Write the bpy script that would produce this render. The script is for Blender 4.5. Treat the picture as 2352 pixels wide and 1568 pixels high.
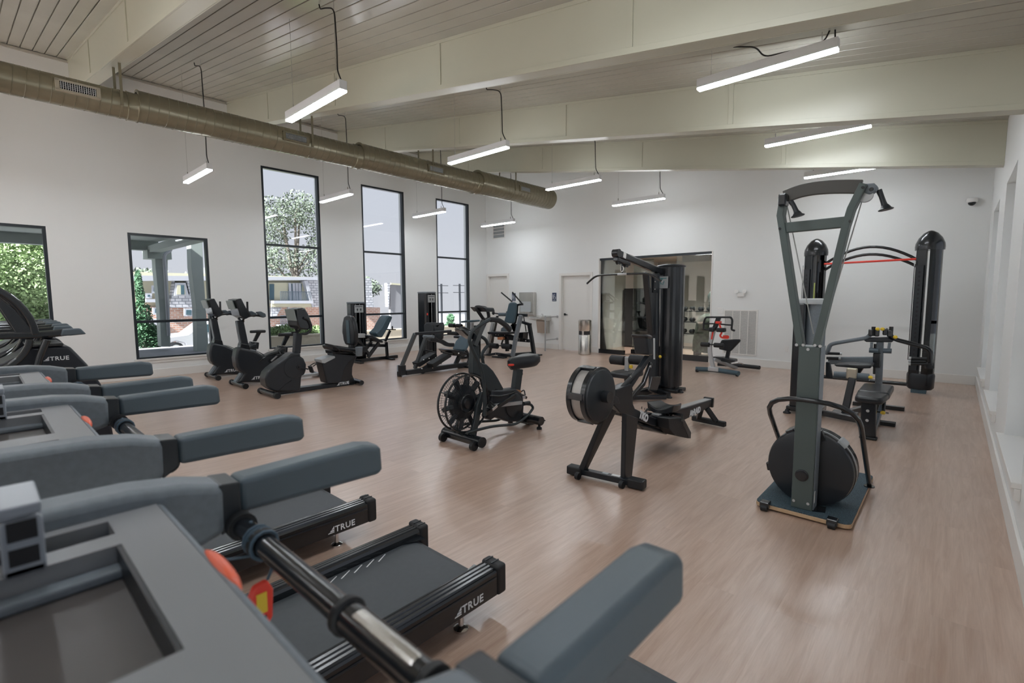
import bpy, bmesh, math, random
from mathutils import Vector as V, Matrix, Quaternion
random.seed(7)
PI = math.pi
for o in list(bpy.data.objects): bpy.data.objects.remove(o)
SC = bpy.context.scene
COL = SC.collection

# ---------------------------------------------------------------- camera, light, exposure
cam_d = bpy.data.cameras.new('camera'); cam = bpy.data.objects.new('camera', cam_d); COL.objects.link(cam)
_R = Matrix([[0.740321, -0.058303, 0.66972], [0.672243, 0.069698, -0.737042], [-0.003707, 0.995863, 0.090793]])
cam.matrix_world = Matrix.Translation((0, 0, 1.48)) @ _R.to_4x4()
cam_d.sensor_fit = 'HORIZONTAL'; cam_d.sensor_width = 36.0; cam_d.lens = 36.0*1116.831/2352
cam_d.clip_start = 0.05; cam_d.clip_end = 400
cam_d.dof.use_dof = True; cam_d.dof.focus_distance = 4.2; cam_d.dof.aperture_fstop = 3.2
SC.camera = cam
SC.view_settings.view_transform = 'Standard'; SC.view_settings.look = 'None'
SC.view_settings.exposure = 0.86; SC.view_settings.gamma = 1.0; SC.view_settings.use_curve_mapping = False
W = bpy.data.worlds.new('world'); SC.world = W; W.use_nodes = True
nt = W.node_tree; nt.nodes.clear()
bgn = nt.nodes.new('ShaderNodeBackground'); out = nt.nodes.new('ShaderNodeOutputWorld')
tc = nt.nodes.new('ShaderNodeTexCoord'); sx = nt.nodes.new('ShaderNodeSeparateXYZ'); rmp = nt.nodes.new('ShaderNodeValToRGB')
nt.links.new(tc.outputs['Generated'], sx.inputs[0]); nt.links.new(sx.outputs['Z'], rmp.inputs[0])
rmp.color_ramp.elements[0].position = 0.0; rmp.color_ramp.elements[0].color = (0.60, 0.60, 0.64, 1)
rmp.color_ramp.elements[1].position = 0.7; rmp.color_ramp.elements[1].color = (0.52, 0.57, 0.70, 1)
nt.links.new(rmp.outputs[0], bgn.inputs[0]); bgn.inputs[1].default_value = 0.65
nt.links.new(bgn.outputs[0], out.inputs[0])
LAMP = 32.0            # radiance of the linear pendant diffusers
sun_d = bpy.data.lights.new('sun', 'SUN'); sun_d.energy = 18.0; sun_d.angle = math.radians(2); sun_d.color = (1, .98, .96)
sun = bpy.data.objects.new('sun', sun_d); COL.objects.link(sun); sun.rotation_euler = (math.radians(50), 0, math.radians(7))   # from behind the camera, through glazing added to the unseen front wall
sun.location = (-30, -20, 30)

# ---------------------------------------------------------------- room measures (metres)
XL, XR, YE, YB = -11.1, 0.344, 11.02, -8.19
zb = lambda x: 3.04 - 0.1604*(x - 0.344)       # underside of the sloping beams
zc = lambda x: zb(x) + 0.53                     # ceiling boards
MATS = {}
# ---------------------------------------------------------------- materials
def mat(name, col, rough=.5, metal=0, bump=0, bscale=60, spec=.5, coat=0, vary=0, vscale=4, emit=None, trans=0, stretch=None, alpha=1):
    if name in MATS: return MATS[name]
    m = bpy.data.materials.new(name); m.use_nodes = True; n = m.node_tree; b = n.nodes['Principled BSDF']
    b.inputs['Base Color'].default_value = (*col, 1); b.inputs['Roughness'].default_value = rough
    b.inputs['Metallic'].default_value = metal; b.inputs['Specular IOR Level'].default_value = spec
    b.inputs['Coat Weight'].default_value = coat; b.inputs['Coat Roughness'].default_value = .15
    b.inputs['Transmission Weight'].default_value = trans; b.inputs['Alpha'].default_value = alpha
    if emit: b.inputs['Emission Color'].default_value = (*col, 1); b.inputs['Emission Strength'].default_value = emit
    if bump or vary:
        t = n.nodes.new('ShaderNodeTexCoord'); src = t.outputs['Object']
        if stretch:
            mp = n.nodes.new('ShaderNodeMapping'); mp.inputs['Scale'].default_value = stretch; n.links.new(src, mp.inputs[0]); src = mp.outputs[0]
    if bump:
        x = n.nodes.new('ShaderNodeTexNoise'); x.inputs['Scale'].default_value = bscale; x.inputs['Detail'].default_value = 4
        k = n.nodes.new('ShaderNodeBump'); k.inputs['Strength'].default_value = bump; k.inputs['Distance'].default_value = .002
        n.links.new(src, x.inputs['Vector']); n.links.new(x.outputs['Fac'], k.inputs['Height']); n.links.new(k.outputs[0], b.inputs['Normal'])
    if vary:
        x = n.nodes.new('ShaderNodeTexNoise'); x.inputs['Scale'].default_value = vscale; x.inputs['Detail'].default_value = 5
        r = n.nodes.new('ShaderNodeValToRGB'); r.color_ramp.elements[0].position = .3; r.color_ramp.elements[1].position = .7
        r.color_ramp.elements[0].color = (*[c*(1-vary) for c in col], 1); r.color_ramp.elements[1].color = (*[min(1, c*(1+vary)) for c in col], 1)
        n.links.new(src, x.inputs['Vector']); n.links.new(x.outputs['Fac'], r.inputs[0]); n.links.new(r.outputs[0], b.inputs['Base Color'])
    MATS[name] = m; return m
paint = mat('wall paint', (.78, .785, .775), .6, bump=.08, bscale=220)
trimw = mat('white trim paint', (.76, .74, .71), .4)
ceilm = mat('taupe ceiling boards', (.48, .465, .41), .24, bump=.06, bscale=30, coat=.3, vary=.05, vscale=1.5)
ceilg = mat('ceiling groove', (.30, .285, .24), .6)
beamm = mat('olive cream beam paint', (.53, .52, .42), .34, bump=.05, bscale=80, vary=.03, vscale=1)
ductm = mat('olive taupe duct paint', (.26, .235, .165), .27, metal=.45, bump=.06, bscale=40, vary=.06, vscale=2)
blackm = mat('black powder coat', (.010, .013, .017), .32, bump=.08, bscale=500)
satin = mat('satin black steel', (.008, .010, .013), .25, coat=.3)
rubber = mat('black rubber', (.009, .010, .012), .55, bump=.2, bscale=300)
plast = mat('charcoal moulded plastic', (.017, .021, .026), .33, bump=.15, bscale=600)
greyp = mat('slate grey textured plastic', (.16, .185, .21), .42, bump=.3, bscale=900, vary=.08, vscale=60)
bronze = mat('taupe console plastic', (.22, .225, .235), .38, bump=.15, bscale=700)
padm = mat('dark slate foam grip', (.078, .105, .125), .42, bump=.12, bscale=400)
vinyl = mat('black vinyl', (.010, .012, .015), .3, bump=.12, bscale=260)
bluev = mat('slate blue vinyl', (.055, .095, .12), .4, bump=.1, bscale=260)
greenst = mat('dark teal powder coat', (.018, .026, .030), .42, bump=.1, bscale=500)
chrome = mat('chrome', (.75, .75, .76), .12, metal=1)
steel = mat('brushed stainless steel', (.60, .58, .55), .25, metal=1, bump=.1, bscale=200, stretch=(1, 1, 30))
silver = mat('silver paint', (.46, .47, .48), .33, metal=.4)
ltgrey = mat('light grey plastic', (.42, .44, .45), .4)
whitel = mat('white lettering', (.78, .80, .82), .5)
whitep = mat('white plastic', (.80, .79, .77), .4)
redm = mat('red plastic', (.78, .05, .03), .35)
yelm = mat('yellow plastic', (.80, .55, .04), .4)
orgm = mat('orange sticker', (.78, .22, .05), .5)
alum = mat('black anodised window frame', (.012, .018, .024), .35)
signm = mat('dark blue sign', (.03, .05, .10), .5)
cable = mat('black cable', (.012, .012, .012), .5)
wirem = mat('thin steel wire', (.42, .42, .42), .35, metal=.8)
ropem = mat('grey rope', (.42, .42, .40), .7)
lampm = mat('white lamp housing', (.72, .72, .73), .4)
diffm = mat('lamp diffuser', (.90, .95, 1), .5, emit=LAMP)
spotm = mat('recessed downlight lens', (1, .93, .82), .5, emit=30)
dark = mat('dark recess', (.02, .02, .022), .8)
def glass(name, tint, refl):
    m = bpy.data.materials.new(name); m.use_nodes = True; n = m.node_tree; n.nodes.clear()
    o = n.nodes.new('ShaderNodeOutputMaterial'); mx = n.nodes.new('ShaderNodeMixShader'); t = n.nodes.new('ShaderNodeBsdfTransparent'); g = n.nodes.new('ShaderNodeBsdfGlossy')
    f = n.nodes.new('ShaderNodeFresnel'); f.inputs[0].default_value = refl; t.inputs[0].default_value = (*tint, 1); g.inputs['Roughness'].default_value = .02
    n.links.new(f.outputs[0], mx.inputs[0]); n.links.new(t.outputs[0], mx.inputs[1]); n.links.new(g.outputs[0], mx.inputs[2]); n.links.new(mx.outputs[0], o.inputs[0])
    return m
winglass = glass('window glass', (.95, .97, .98), 1.3)
roomglass = glass('greenish partition glass', (.84, .88, .86), 1.9)
shroud = glass('smoked clear shroud', (.30, .33, .36), 1.6)
def floor_mat():
    m = bpy.data.materials.new('oak vinyl planks'); m.use_nodes = True; n = m.node_tree; b = n.nodes['Principled BSDF']; L = n.links.new
    t = n.nodes.new('ShaderNodeTexCoord'); mp = n.nodes.new('ShaderNodeMapping'); mp.inputs['Rotation'].default_value = (0, 0, PI/2); L(t.outputs['Object'], mp.inputs[0])
    br = n.nodes.new('ShaderNodeTexBrick'); br.inputs['Scale'].default_value = 1; br.inputs['Brick Width'].default_value = 1.22; br.inputs['Row Height'].default_value = .18
    br.inputs['Mortar Size'].default_value = .0010; br.inputs['Mortar Smooth'].default_value = .3; br.offset = .37; br.inputs['Bias'].default_value = 0
    br.inputs['Color1'].default_value = (.0, .0, .0, 1); br.inputs['Color2'].default_value = (1, 1, 1, 1); br.inputs['Mortar'].default_value = (.2, .2, .2, 1)
    L(mp.outputs[0], br.inputs['Vector'])
    m2 = n.nodes.new('ShaderNodeMapping'); m2.inputs['Scale'].default_value = (16, 1.3, 1); L(t.outputs['Object'], m2.inputs[0])
    off = n.nodes.new('ShaderNodeVectorMath'); off.operation = 'MULTIPLY_ADD'; off.inputs[1].default_value = (7, 31, 0); L(br.outputs['Color'], off.inputs[0]); L(m2.outputs[0], off.inputs[2])
    g = n.nodes.new('ShaderNodeTexNoise'); g.inputs['Scale'].default_value = 1.6; g.inputs['Detail'].default_value = 9; g.inputs['Roughness'].default_value = .62; g.inputs['Distortion'].default_value = .6
    L(off.outputs[0], g.inputs['Vector'])
    m3 = n.nodes.new('ShaderNodeMapping'); m3.inputs['Scale'].default_value = (80, 3, 1); L(t.outputs['Object'], m3.inputs[0])
    g2 = n.nodes.new('ShaderNodeTexNoise'); g2.inputs['Scale'].default_value = 2; g2.inputs['Detail'].default_value = 5; L(m3.outputs[0], g2.inputs['Vector'])
    r = n.nodes.new('ShaderNodeValToRGB'); r.color_ramp.elements[0].position = .32; r.color_ramp.elements[1].position = .68
    r.color_ramp.elements[0].color = (.41, .27, .195, 1); r.color_ramp.elements[1].color = (.55, .405, .32, 1); L(g.outputs['Fac'], r.inputs[0])
    mx = n.nodes.new('ShaderNodeMix'); mx.data_type = 'RGBA'; mx.blend_type = 'MULTIPLY'; mx.inputs[0].default_value = .35
    r2 = n.nodes.new('ShaderNodeValToRGB'); r2.color_ramp.elements[0].color = (.82, .80, .78, 1); r2.color_ramp.elements[0].position = .3; r2.color_ramp.elements[1].color = (1.08, 1.08, 1.1, 1); r2.color_ramp.elements[1].position = .6
    L(g2.outputs['Fac'], r2.inputs[0]); L(r.outputs[0], mx.inputs[6]); L(r2.outputs[0], mx.inputs[7])
    mv = n.nodes.new('ShaderNodeMix'); mv.data_type = 'RGBA'; mv.blend_type = 'MULTIPLY'; mv.inputs[0].default_value = 1
    r3 = n.nodes.new('ShaderNodeValToRGB'); r3.color_ramp.elements[0].color = (.95, .94, .935, 1); r3.color_ramp.elements[1].color = (1.03, 1.03, 1.03, 1); L(br.outputs['Color'], r3.inputs[0])
    L(mx.outputs[2], mv.inputs[6]); L(r3.outputs[0], mv.inputs[7]); L(mv.outputs[2], b.inputs['Base Color'])
    b.inputs['Roughness'].default_value = .30; b.inputs['Specular IOR Level'].default_value = .8; b.inputs['Coat Weight'].default_value = .45; b.inputs['Coat Roughness'].default_value = .32; b.inputs['Coat IOR'].default_value = 1.65
    bp = n.nodes.new('ShaderNodeBump'); bp.inputs['Strength'].default_value = .12; bp.inputs['Distance'].default_value = .001; L(g2.outputs['Fac'], bp.inputs['Height']); L(bp.outputs[0], b.inputs['Normal'])
    return m
floorm = floor_mat()

# ---------------------------------------------------------------- geometry helpers (world coordinates)
class G:
    def __init__(s): s.v = []; s.f = []; s.sm = []
    def add(s, vs, fs, smooth=False):
        k = len(s.v); s.v += [tuple(v) for v in vs]; s.f += [tuple(i+k for i in f) for f in fs]; s.sm += [smooth]*len(fs); return s
    def box(s, x0, x1, y0, y1, z0, z1):
        vs = [(x, y, z) for x in (x0, x1) for y in (y0, y1) for z in (z0, z1)]
        return s.add(vs, [(0, 1, 3, 2), (4, 6, 7, 5), (0, 4, 5, 1), (2, 3, 7, 6), (0, 2, 6, 4), (1, 5, 7, 3)])
    def obb(s, c, size, ax=(0, 0, 1), ang=0, R=None):
        R = R or Matrix.Rotation(ang, 3, V(ax)); c = V(c)
        vs = [c + R @ V((a*size[0]/2, b*size[1]/2, d*size[2]/2)) for a in (-1, 1) for b in (-1, 1) for d in (-1, 1)]
        return s.add(vs, [(0, 1, 3, 2), (4, 6, 7, 5), (0, 4, 5, 1), (2, 3, 7, 6), (0, 2, 6, 4), (1, 5, 7, 3)])
    def prism(s, axis, pts, a0, a1):
        n = len(pts); ar = sum(pts[i][0]*pts[(i+1) % n][1]-pts[(i+1) % n][0]*pts[i][1] for i in range(n))
        if ar < 0: pts = pts[::-1]
        def m(p, a): return (a, p[0], p[1]) if axis == 'x' else (p[0], a, p[1]) if axis == 'y' else (p[0], p[1], a)
        vs = [m(p, a0) for p in pts] + [m(p, a1) for p in pts]
        fs = [tuple(range(n))[::-1], tuple(range(n, 2*n))] + [(i, (i+1) % n, n+(i+1) % n, n+i) for i in range(n)]
        return s.add(vs, fs)
    def sweep(s, pts, prof, closed=False, smooth=True, scales=None):
        P = [V(p) for p in pts]; n = len(P); m = len(prof); T = []
        for i in range(n):
            a = P[(i-1) % n] if (closed or i > 0) else P[i]; b = P[(i+1) % n] if (closed or i < n-1) else P[i]
            d = (b-a); T.append(d.normalized() if d.length > 1e-9 else V((0, 0, 1)))
        up = V((0, 0, 1)) if abs(T[0].z) < .9 else V((0, 1, 0))
        side = T[0].cross(up).normalized(); vs = []
        for i in range(n):
            if i: 
                q = T[i-1].rotation_difference(T[i]); side = (q @ side)
            side = (side - T[i]*side.dot(T[i])).normalized(); u = side.cross(T[i]).normalized()
            k = scales[i] if scales else 1
            vs += [P[i] + side*(a*k) + u*(b*k) for a, b in prof]
        fs = []
        for i in range(n if closed else n-1):
            for j in range(m):
                a, b = i*m+j, i*m+(j+1) % m; c, d = ((i+1) % n)*m+(j+1) % m, ((i+1) % n)*m+j
                fs.append((a, b, c, d))
        if not closed: fs += [tuple(range(m))[::-1], tuple(range((n-1)*m, n*m))]
        k0 = len(s.f); s.add(vs, fs, smooth)
        if not closed: s.sm[-1] = s.sm[-2] = False
        return s
    def tube(s, pts, r, seg=10, curve=True, closed=False, scales=None):
        if curve and len(pts) > 2 and not scales: pts = fillet(pts, closed)
        return s.sweep(pts, [(r*math.cos(2*PI*i/seg), r*math.sin(2*PI*i/seg)) for i in range(seg)], closed, scales=scales)
    def rect(s, pts, w, h, curve=False):     # rectangular tube: w across, h along the local up
        if curve: pts = fillet(pts)
        return s.sweep(pts, [(-w/2, -h/2), (w/2, -h/2), (w/2, h/2), (-w/2, h/2)], smooth=False)
    def cyl(s, p0, p1, r, seg=20, r2=None):
        return s.sweep([p0, p1], [(r*math.cos(2*PI*i/seg), r*math.sin(2*PI*i/seg)) for i in range(seg)], scales=[1, (r2 if r2 is not None else r)/r])
    def lathe(s, c, axis, prof, seg=28):     # prof [(t along axis, r)]
        c = V(c); axis = V(axis).normalized(); up = V((0, 0, 1)) if abs(axis.z) < .9 else V((0, 1, 0)); a = axis.cross(up).normalized(); b = axis.cross(a)
        vs = []; n = len(prof)
        for t, r in prof:
            for i in range(seg):
                q = 2*PI*i/seg; vs.append(c + axis*t + a*(r*math.cos(q)) + b*(r*math.sin(q)))
        fs = [(i*seg+j, i*seg+(j+1) % seg, (i+1)*seg+(j+1) % seg, (i+1)*seg+j) for i in range(n-1) for j in range(seg)]
        fs += [tuple(range(seg))[::-1], tuple(range((n-1)*seg, n*seg))]
        return s.add(vs, fs, True)
    def ell(s, c, r, seg=16, rings=8):
        vs = [(c[0], c[1], c[2]-r[2])]; 
        for i in range(1, rings):
            t = PI*i/rings
            for j in range(seg):
                q = 2*PI*j/seg; vs.append((c[0]+r[0]*math.sin(t)*math.cos(q), c[1]+r[1]*math.sin(t)*math.sin(q), c[2]-r[2]*math.cos(t)))
        vs.append((c[0], c[1], c[2]+r[2])); fs = [(0, 1+(j+1) % seg, 1+j) for j in range(seg)]
        for i in range(rings-2):
            for j in range(seg):
                a = 1+i*seg+j; b = 1+i*seg+(j+1) % seg; fs.append((a, b, b+seg, a+seg))
        k = 1+(rings-2)*seg; fs += [(k+j, k+(j+1) % seg, len(vs)-1) for j in range(seg)]
        return s.add(vs, fs, True)
def fillet(pts, closed=False, k=5):          # rounds the corners of a polyline
    P = [V(p) for p in pts]; n = len(P); o = []
    for i in range(n):
        if not closed and i in (0, n-1): o.append(P[i]); continue
        a, b, c = P[(i-1) % n], P[i], P[(i+1) % n]; d = min((a-b).length, (c-b).length)*.45
        p, q = b+(a-b).normalized()*d, b+(c-b).normalized()*d
        for j in range(k+1):
            t = j/k; o.append(p*(1-t)**2 + b*2*t*(1-t) + q*t*t)
    return o
def arc(c, r, a0, a1, n, plane='x', ry=None):
    ry = ry or r; L = []
    for i in range(n+1):
        t = math.radians(a0+(a1-a0)*i/n); u, w = r*math.cos(t), ry*math.sin(t)
        L.append((c[0], c[1]+u, c[2]+w) if plane == 'x' else (c[0]+u, c[1], c[2]+w) if plane == 'y' else (c[0]+u, c[1]+w, c[2]))
    return L
def obj(name, g, m, parent=None, bev=0, seg=2, kind=None, label=None, cat=None, group=None, origin=None):
    me = bpy.data.meshes.new(name); off = V((0, 0, 0))
    if parent: off = parent_off(parent)
    elif origin: off = V(origin)
    elif g.v and not kind:
        xs, ys, zs = zip(*g.v); off = V(((min(xs)+max(xs))/2, (min(ys)+max(ys))/2, min(zs)))
    me.from_pydata([tuple(V(v)-off) for v in g.v], [], g.f); me.update()
    me.polygons.foreach_set('use_smooth', g.sm)
    bm = bmesh.new(); bm.from_mesh(me); bmesh.ops.recalc_face_normals(bm, faces=bm.faces); bm.to_mesh(me); bm.free()
    me.materials.append(m); o = bpy.data.objects.new(name, me); COL.objects.link(o)
    if parent: o.parent = parent
    else: o.location = off
    if bev:
        md = o.modifiers.new('bevel', 'BEVEL'); md.width = bev; md.segments = seg; md.limit_method = 'ANGLE'; md.angle_limit = math.radians(50); md.use_clamp_overlap = True
        if seg > 2:
            me.polygons.foreach_set('use_smooth', [True]*len(me.polygons))
    if any(g.sm) or (bev and seg > 2): 
        try: me.set_sharp_from_angle(angle=math.radians(40))
        except Exception: pass
    if kind: o['kind'] = kind
    if label: o['label'] = label
    if cat: o['category'] = cat
    if group: o['group'] = group
    return o
def parent_off(p):
    l = V((0, 0, 0))
    while p: l += p.location; p = p.parent
    return l
def thing(name, label, cat, loc, group=None):
    o = bpy.data.objects.new(name, None); COL.objects.link(o); o.location = loc; o.empty_display_size = .1
    o['label'] = label; o['category'] = cat
    if group: o['group'] = group
    return o
def dup(root, dx, dy, label, group=None, dz=0):
    r = root.copy(); COL.objects.link(r); r.location = root.location + V((dx, dy, dz)); r['label'] = label
    if group: r['group'] = group
    for ch in list(root.children):
        c = ch.copy(); COL.objects.link(c); c.parent = r
        for g in ch.children:
            d = g.copy(); COL.objects.link(d); d.parent = c
    return r
def struct(name, g, m, parent=None, bev=0):
    return obj(name, g, m, parent, bev, kind=None if parent else 'structure')
def text(s, name, pos, right, up, size, m, parent, depth=.002, bold=.012, spacing=1.1, shear=0):
    cu = bpy.data.curves.new('t', 'FONT'); cu.body = s; cu.size = size; cu.extrude = depth/2; cu.offset = bold*size; cu.space_character = spacing; cu.resolution_u = 3; cu.shear = shear
    o = bpy.data.objects.new('t', cu); COL.objects.link(o); dg = bpy.context.evaluated_depsgraph_get()
    me = bpy.data.meshes.new_from_object(o.evaluated_get(dg)); bpy.data.objects.remove(o); bpy.data.curves.remove(cu)
    right = V(right).normalized(); up = V(up).normalized(); nrm = right.cross(up); off = parent_off(parent)
    for v in me.vertices: v.co = V(pos) + right*v.co.x + up*v.co.y + nrm*v.co.z - off
    me.materials.clear(); me.materials.append(m); q = bpy.data.objects.new(name, me); COL.objects.link(q); q.parent = parent; return q
def true_logo(pos, right, up, size, parent):     # wedge mark of three bars and the word TRUE
    R, U = V(right).normalized(), V(up).normalized(); N = R.cross(U); pos = V(pos); g = G(); s = size
    for (a, b, c, d) in ((0, 0, .95, .12), (.28, .2, .95, .42), (.55, .5, .95, .95)):
        q = [(a*s, b*s), (c*s, b*s), (c*s, d*s), (a*s+(d-b)*s*.8 if d < .9 else c*s, d*s)]
        vs = [pos+R*x+U*y+N*t for t in (0, .0015) for x, y in q]
        g.add(vs, [(3, 2, 1, 0), (4, 5, 6, 7), (0, 1, 5, 4), (1, 2, 6, 5), (2, 3, 7, 6), (3, 0, 4, 7)])
    obj('logo_mark', g, whitel, parent)
    text('TRUE', 'lettering', pos+R*(s*1.08), right, up, s*1.25, whitel, parent, .0015, .02)

# ================================================================ THE ROOM
g = G(); g.box(XL-.25, XR+.25, YB-.2, YE+.2, -.12, 0); struct('floor', g, floorm)
def wall_cells(g, x0, x1, y0, y1, z0, z1, holes):   # a wall with openings, holes = (ya, yb, za, zb)
    ys = sorted({y0, y1} | {h[0] for h in holes} | {h[1] for h in holes})
    for a, b in zip(ys, ys[1:]):
        hs = sorted([h for h in holes if h[0] <= a and h[1] >= b], key=lambda h: h[2]); z = z0
        for h in hs:
            if h[2] > z: g.box(x0, x1, a, b, z, h[2])
            z = h[3]
        g.box(x0, x1, a, b, z, z1)
LW = [(-7.2, -5.95, .36, 2.666), (-4.85, -3.6, .36, 2.666), (-2.8, -1.5, .36, 2.666), (-.42, .865, .36, 2.666), (1.93, 3.205, .36, 2.666), (4.285, 5.565, .36, 4.29), (6.65, 7.92, .36, 4.29), (9.01, 10.285, .36, 4.29)]
RW = [(-7.8, -6.5, .40, 2.69), (-5.45, -4.15, .40, 2.69), (-3.1, -1.8, .40, 2.69), (-.75, .55, .40, 2.69), (1.62, 2.95, .40, 2.69), (4.0, 5.3, .40, 2.69), (6.36, 7.65, .40, 2.69), (8.74, 10.03, .40, 2.69)]
g = G(); wall_cells(g, XL-.24, XL, YB, YE, 0, zc(XL)+.02, LW); struct('wall_left', g, paint)
g = G(); wall_cells(g, XR, XR+.24, YB, YE, 0, zc(XR)+.05, RW); struct('wall_right', g, paint)
g = G()
def endcell(x0, x1, z0, zt=None):
    if zt is not None: g.box(x0, x1, YE, YE+.16, z0, zt)
    else: g.prism('y', [(x0, z0), (x1, z0), (x1, zc(x1)+.02), (x0, zc(x0)+.02)], YE, YE+.16)
DOORS = [(-11.02, -10.2, 2.13), (-8.14, -7.2, 2.06)]
endcell(XL, -11.02, 0); endcell(-11.02, -10.2, 2.13); endcell(-10.2, -8.14, 0); endcell(-8.14, -7.2, 2.06); endcell(-7.2, -6.93, 0); endcell(-6.93, -4.03, 2.475); endcell(-4.03, XR, 0)
struct('wall_back', g, paint)
g = G(); g.box(XL, XR, YB-.2, YB, 0, .1); g.prism('y', [(XL, 3.1), (XR, 3.1), (XR, zc(XR)), (XL, zc(XL))], YB-.2, YB)
for i in range(5): g.box(XL+i*(XR-XL-.3)/4, XL+.3+i*(XR-XL-.3)/4, YB-.2, YB, .1, 3.1)
struct('wall_front', g, paint)  # out of view; its large openings are added to let sunlight in
# ceiling: one board after another between the beams
ce = bpy.data.objects.new('ceiling', None)
g = G(); g.prism('y', [(XL-.24, zc(XL-.24)+.014), (XR+.24, zc(XR+.24)+.014), (XR+.24, zc(XR)+.15), (XL-.24, zc(XL)+.2)], YB-.15, YE+.16)
ceiling = struct('ceiling', g, ceilg)
BEAMS = [-5.83, -3.45, -1.07, 1.31, 3.69, 6.07, 8.44]
me0 = None; BW = .14
tmpg = G(); hw = .0645; e = .009
tmpg.prism('y', [(XL, zc(XL)), (XR, zc(XR)), (XR, zc(XR)+.014), (XL, zc(XL)+.014)], -hw, hw)
proto = None
for b in BEAMS + [YE+.01]:
    pass
def boards(ya, yb):
    global proto
    n = max(1, round((yb-ya)/.14)); w = (yb-ya)/n
    for i in range(n):
        yc = ya+w*(i+.5)
        if proto is None: proto = obj('ceiling_board', tmpg, ceilm, ceiling, bev=.004); o = proto
        else: o = proto.copy(); COL.objects.link(o); o.parent = ceiling
        o.location = (0, yc, 0); o.scale = (1, w/.14, 1)
edges = [YB] + [v for b in BEAMS if b > YB for v in (b, b+BW)] + [YE]
for i in range(0, len(edges)-1, 2):
    if edges[i+1]-edges[i] > .1: boards(edges[i], edges[i+1])
# beams: painted box beams with battens over the panel joints
SEAMS = [-2.06, -4.44, -6.79, -9.13]
for k, b in enumerate(BEAMS):
    if b < -7: continue
    g = G(); g.prism('y', [(XL, zb(XL)), (XR, zb(XR)), (XR, zc(XR)+.01), (XL, zc(XL)+.01)], b, b+BW)
    lab = {-3.45: 'behind', -1.07: 'behind'}
    bo = obj('ceiling_beam', g, beamm, None, bev=.004, kind='structure')
    for ys, yt in ((b-.012, b), (b+BW, b+BW+.012)):
        g = G(); g.prism('y', [(XL, zb(XL)+.0), (XR, zb(XR)+.0), (XR, zb(XR)+.05), (XL, zb(XL)+.05)], ys, yt); obj('bottom_trim', g, beamm, bo, bev=.002)
        g = G(); g.prism('y', [(XL, zc(XL)-.035), (XR, zc(XR)-.035), (XR, zc(XR)), (XL, zc(XL))], ys, yt); obj('top_trim', g, beamm, bo, bev=.002)
        for s in SEAMS:
            g = G(); g.prism('y', [(s-.028, zb(s-.028)+.05), (s+.028, zb(s+.028)+.05), (s+.028, zc(s+.028)-.035), (s-.028, zc(s-.028)-.035)], ys, yt); obj('batten', g, beamm, bo, bev=.002)
# baseboards
g = G(); g.box(XL, XL+.018, YB, YE, 0, .15); struct('baseboard_left', g, trimw, bev=.004)
g = G(); g.box(XR-.018, XR, YB, YE, 0, .15); struct('baseboard_right', g, trimw, bev=.004)
bb = struct('baseboard_back', G().box(XL+.02, -11.09, YE-.018, YE, 0, .15), trimw)
for x0, x1 in ((-10.12, -8.22), (-7.12, -6.95), (-4.01, XR-.02)):
    obj('board', G().box(x0, x1, YE-.018, YE, 0, .155), trimw, bb, bev=.004)
# cornice bead along the left wall top
struct('trim_1', G().prism('y', [(XL, zc(XL)-.05), (XL+.03, zc(XL)-.05), (XL+.03, zc(XL)-.012), (XL, zc(XL)-.005)], YB, YE), ceilm)
# windows left: black frames, transoms, panes
for i, (a, b, z0, z1) in enumerate(LW):
    xo = XL-.055; g = G(); t = .045
    g.box(xo-.05, xo+.05, a, a+t, z0, z1); g.box(xo-.05, xo+.05, b-t, b, z0, z1); g.box(xo-.05, xo+.05, a+t, b-t, z1-t, z1); g.box(xo-.05, xo+.05, a+t, b-t, z0, z0+.03)
    w = struct('window_%d' % (i+1), g, alum)
    zs = [z0] + ([1.05] if z1 < 3 else [1.05, 2.638]) + [z1]
    for z in zs[1:-1]: obj('transom', G().box(xo-.045, xo+.045, a+t, b-t, z-.024, z+.024), alum, w, bev=.003)
    for za, zt in zip(zs, zs[1:]): obj('pane', G().box(xo-.004, xo+.004, a+t, b-t, za+.02, zt-.02), winglass, w)
    obj('window_sill', G().box(XL-.005, XL+.03, a-.03, b+.03, z0-.035, z0), trimw, w, bev=.004)
    obj('apron', G().box(XL, XL+.016, a-.01, b+.01, z0-.085, z0-.035), trimw, w)
for i, (a, b, z0, z1) in enumerate(RW):
    xo = XR+.19; g = G(); t = .045
    g.box(xo-.03, xo+.03, a, a+t, z0, z1); g.box(xo-.03, xo+.03, b-t, b, z0, z1); g.box(xo-.03, xo+.03, a+t, b-t, z1-t, z1); g.box(xo-.03, xo+.03, a+t, b-t, z0, z0+.045)
    w = struct('window_%d' % (i+9), g, alum)
    obj('transom', G().box(xo-.028, xo+.028, a+t, b-t, 1.03, 1.078), alum, w, bev=.003)
    for za, zt in ((z0+.03, 1.05), (1.06, z1-.03)): obj('pane', G().box(xo-.004, xo+.004, a+t, b-t, za, zt), winglass, w)
    obj('window_sill', G().box(XR-.045, XR+.165, a-.05, b+.05, z0-.03, z0+.006), trimw, w, bev=.004)
    obj('apron', G().box(XR-.03, XR, a-.05, b+.05, z0-.10, z0-.03), trimw, w, bev=.003)
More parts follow.
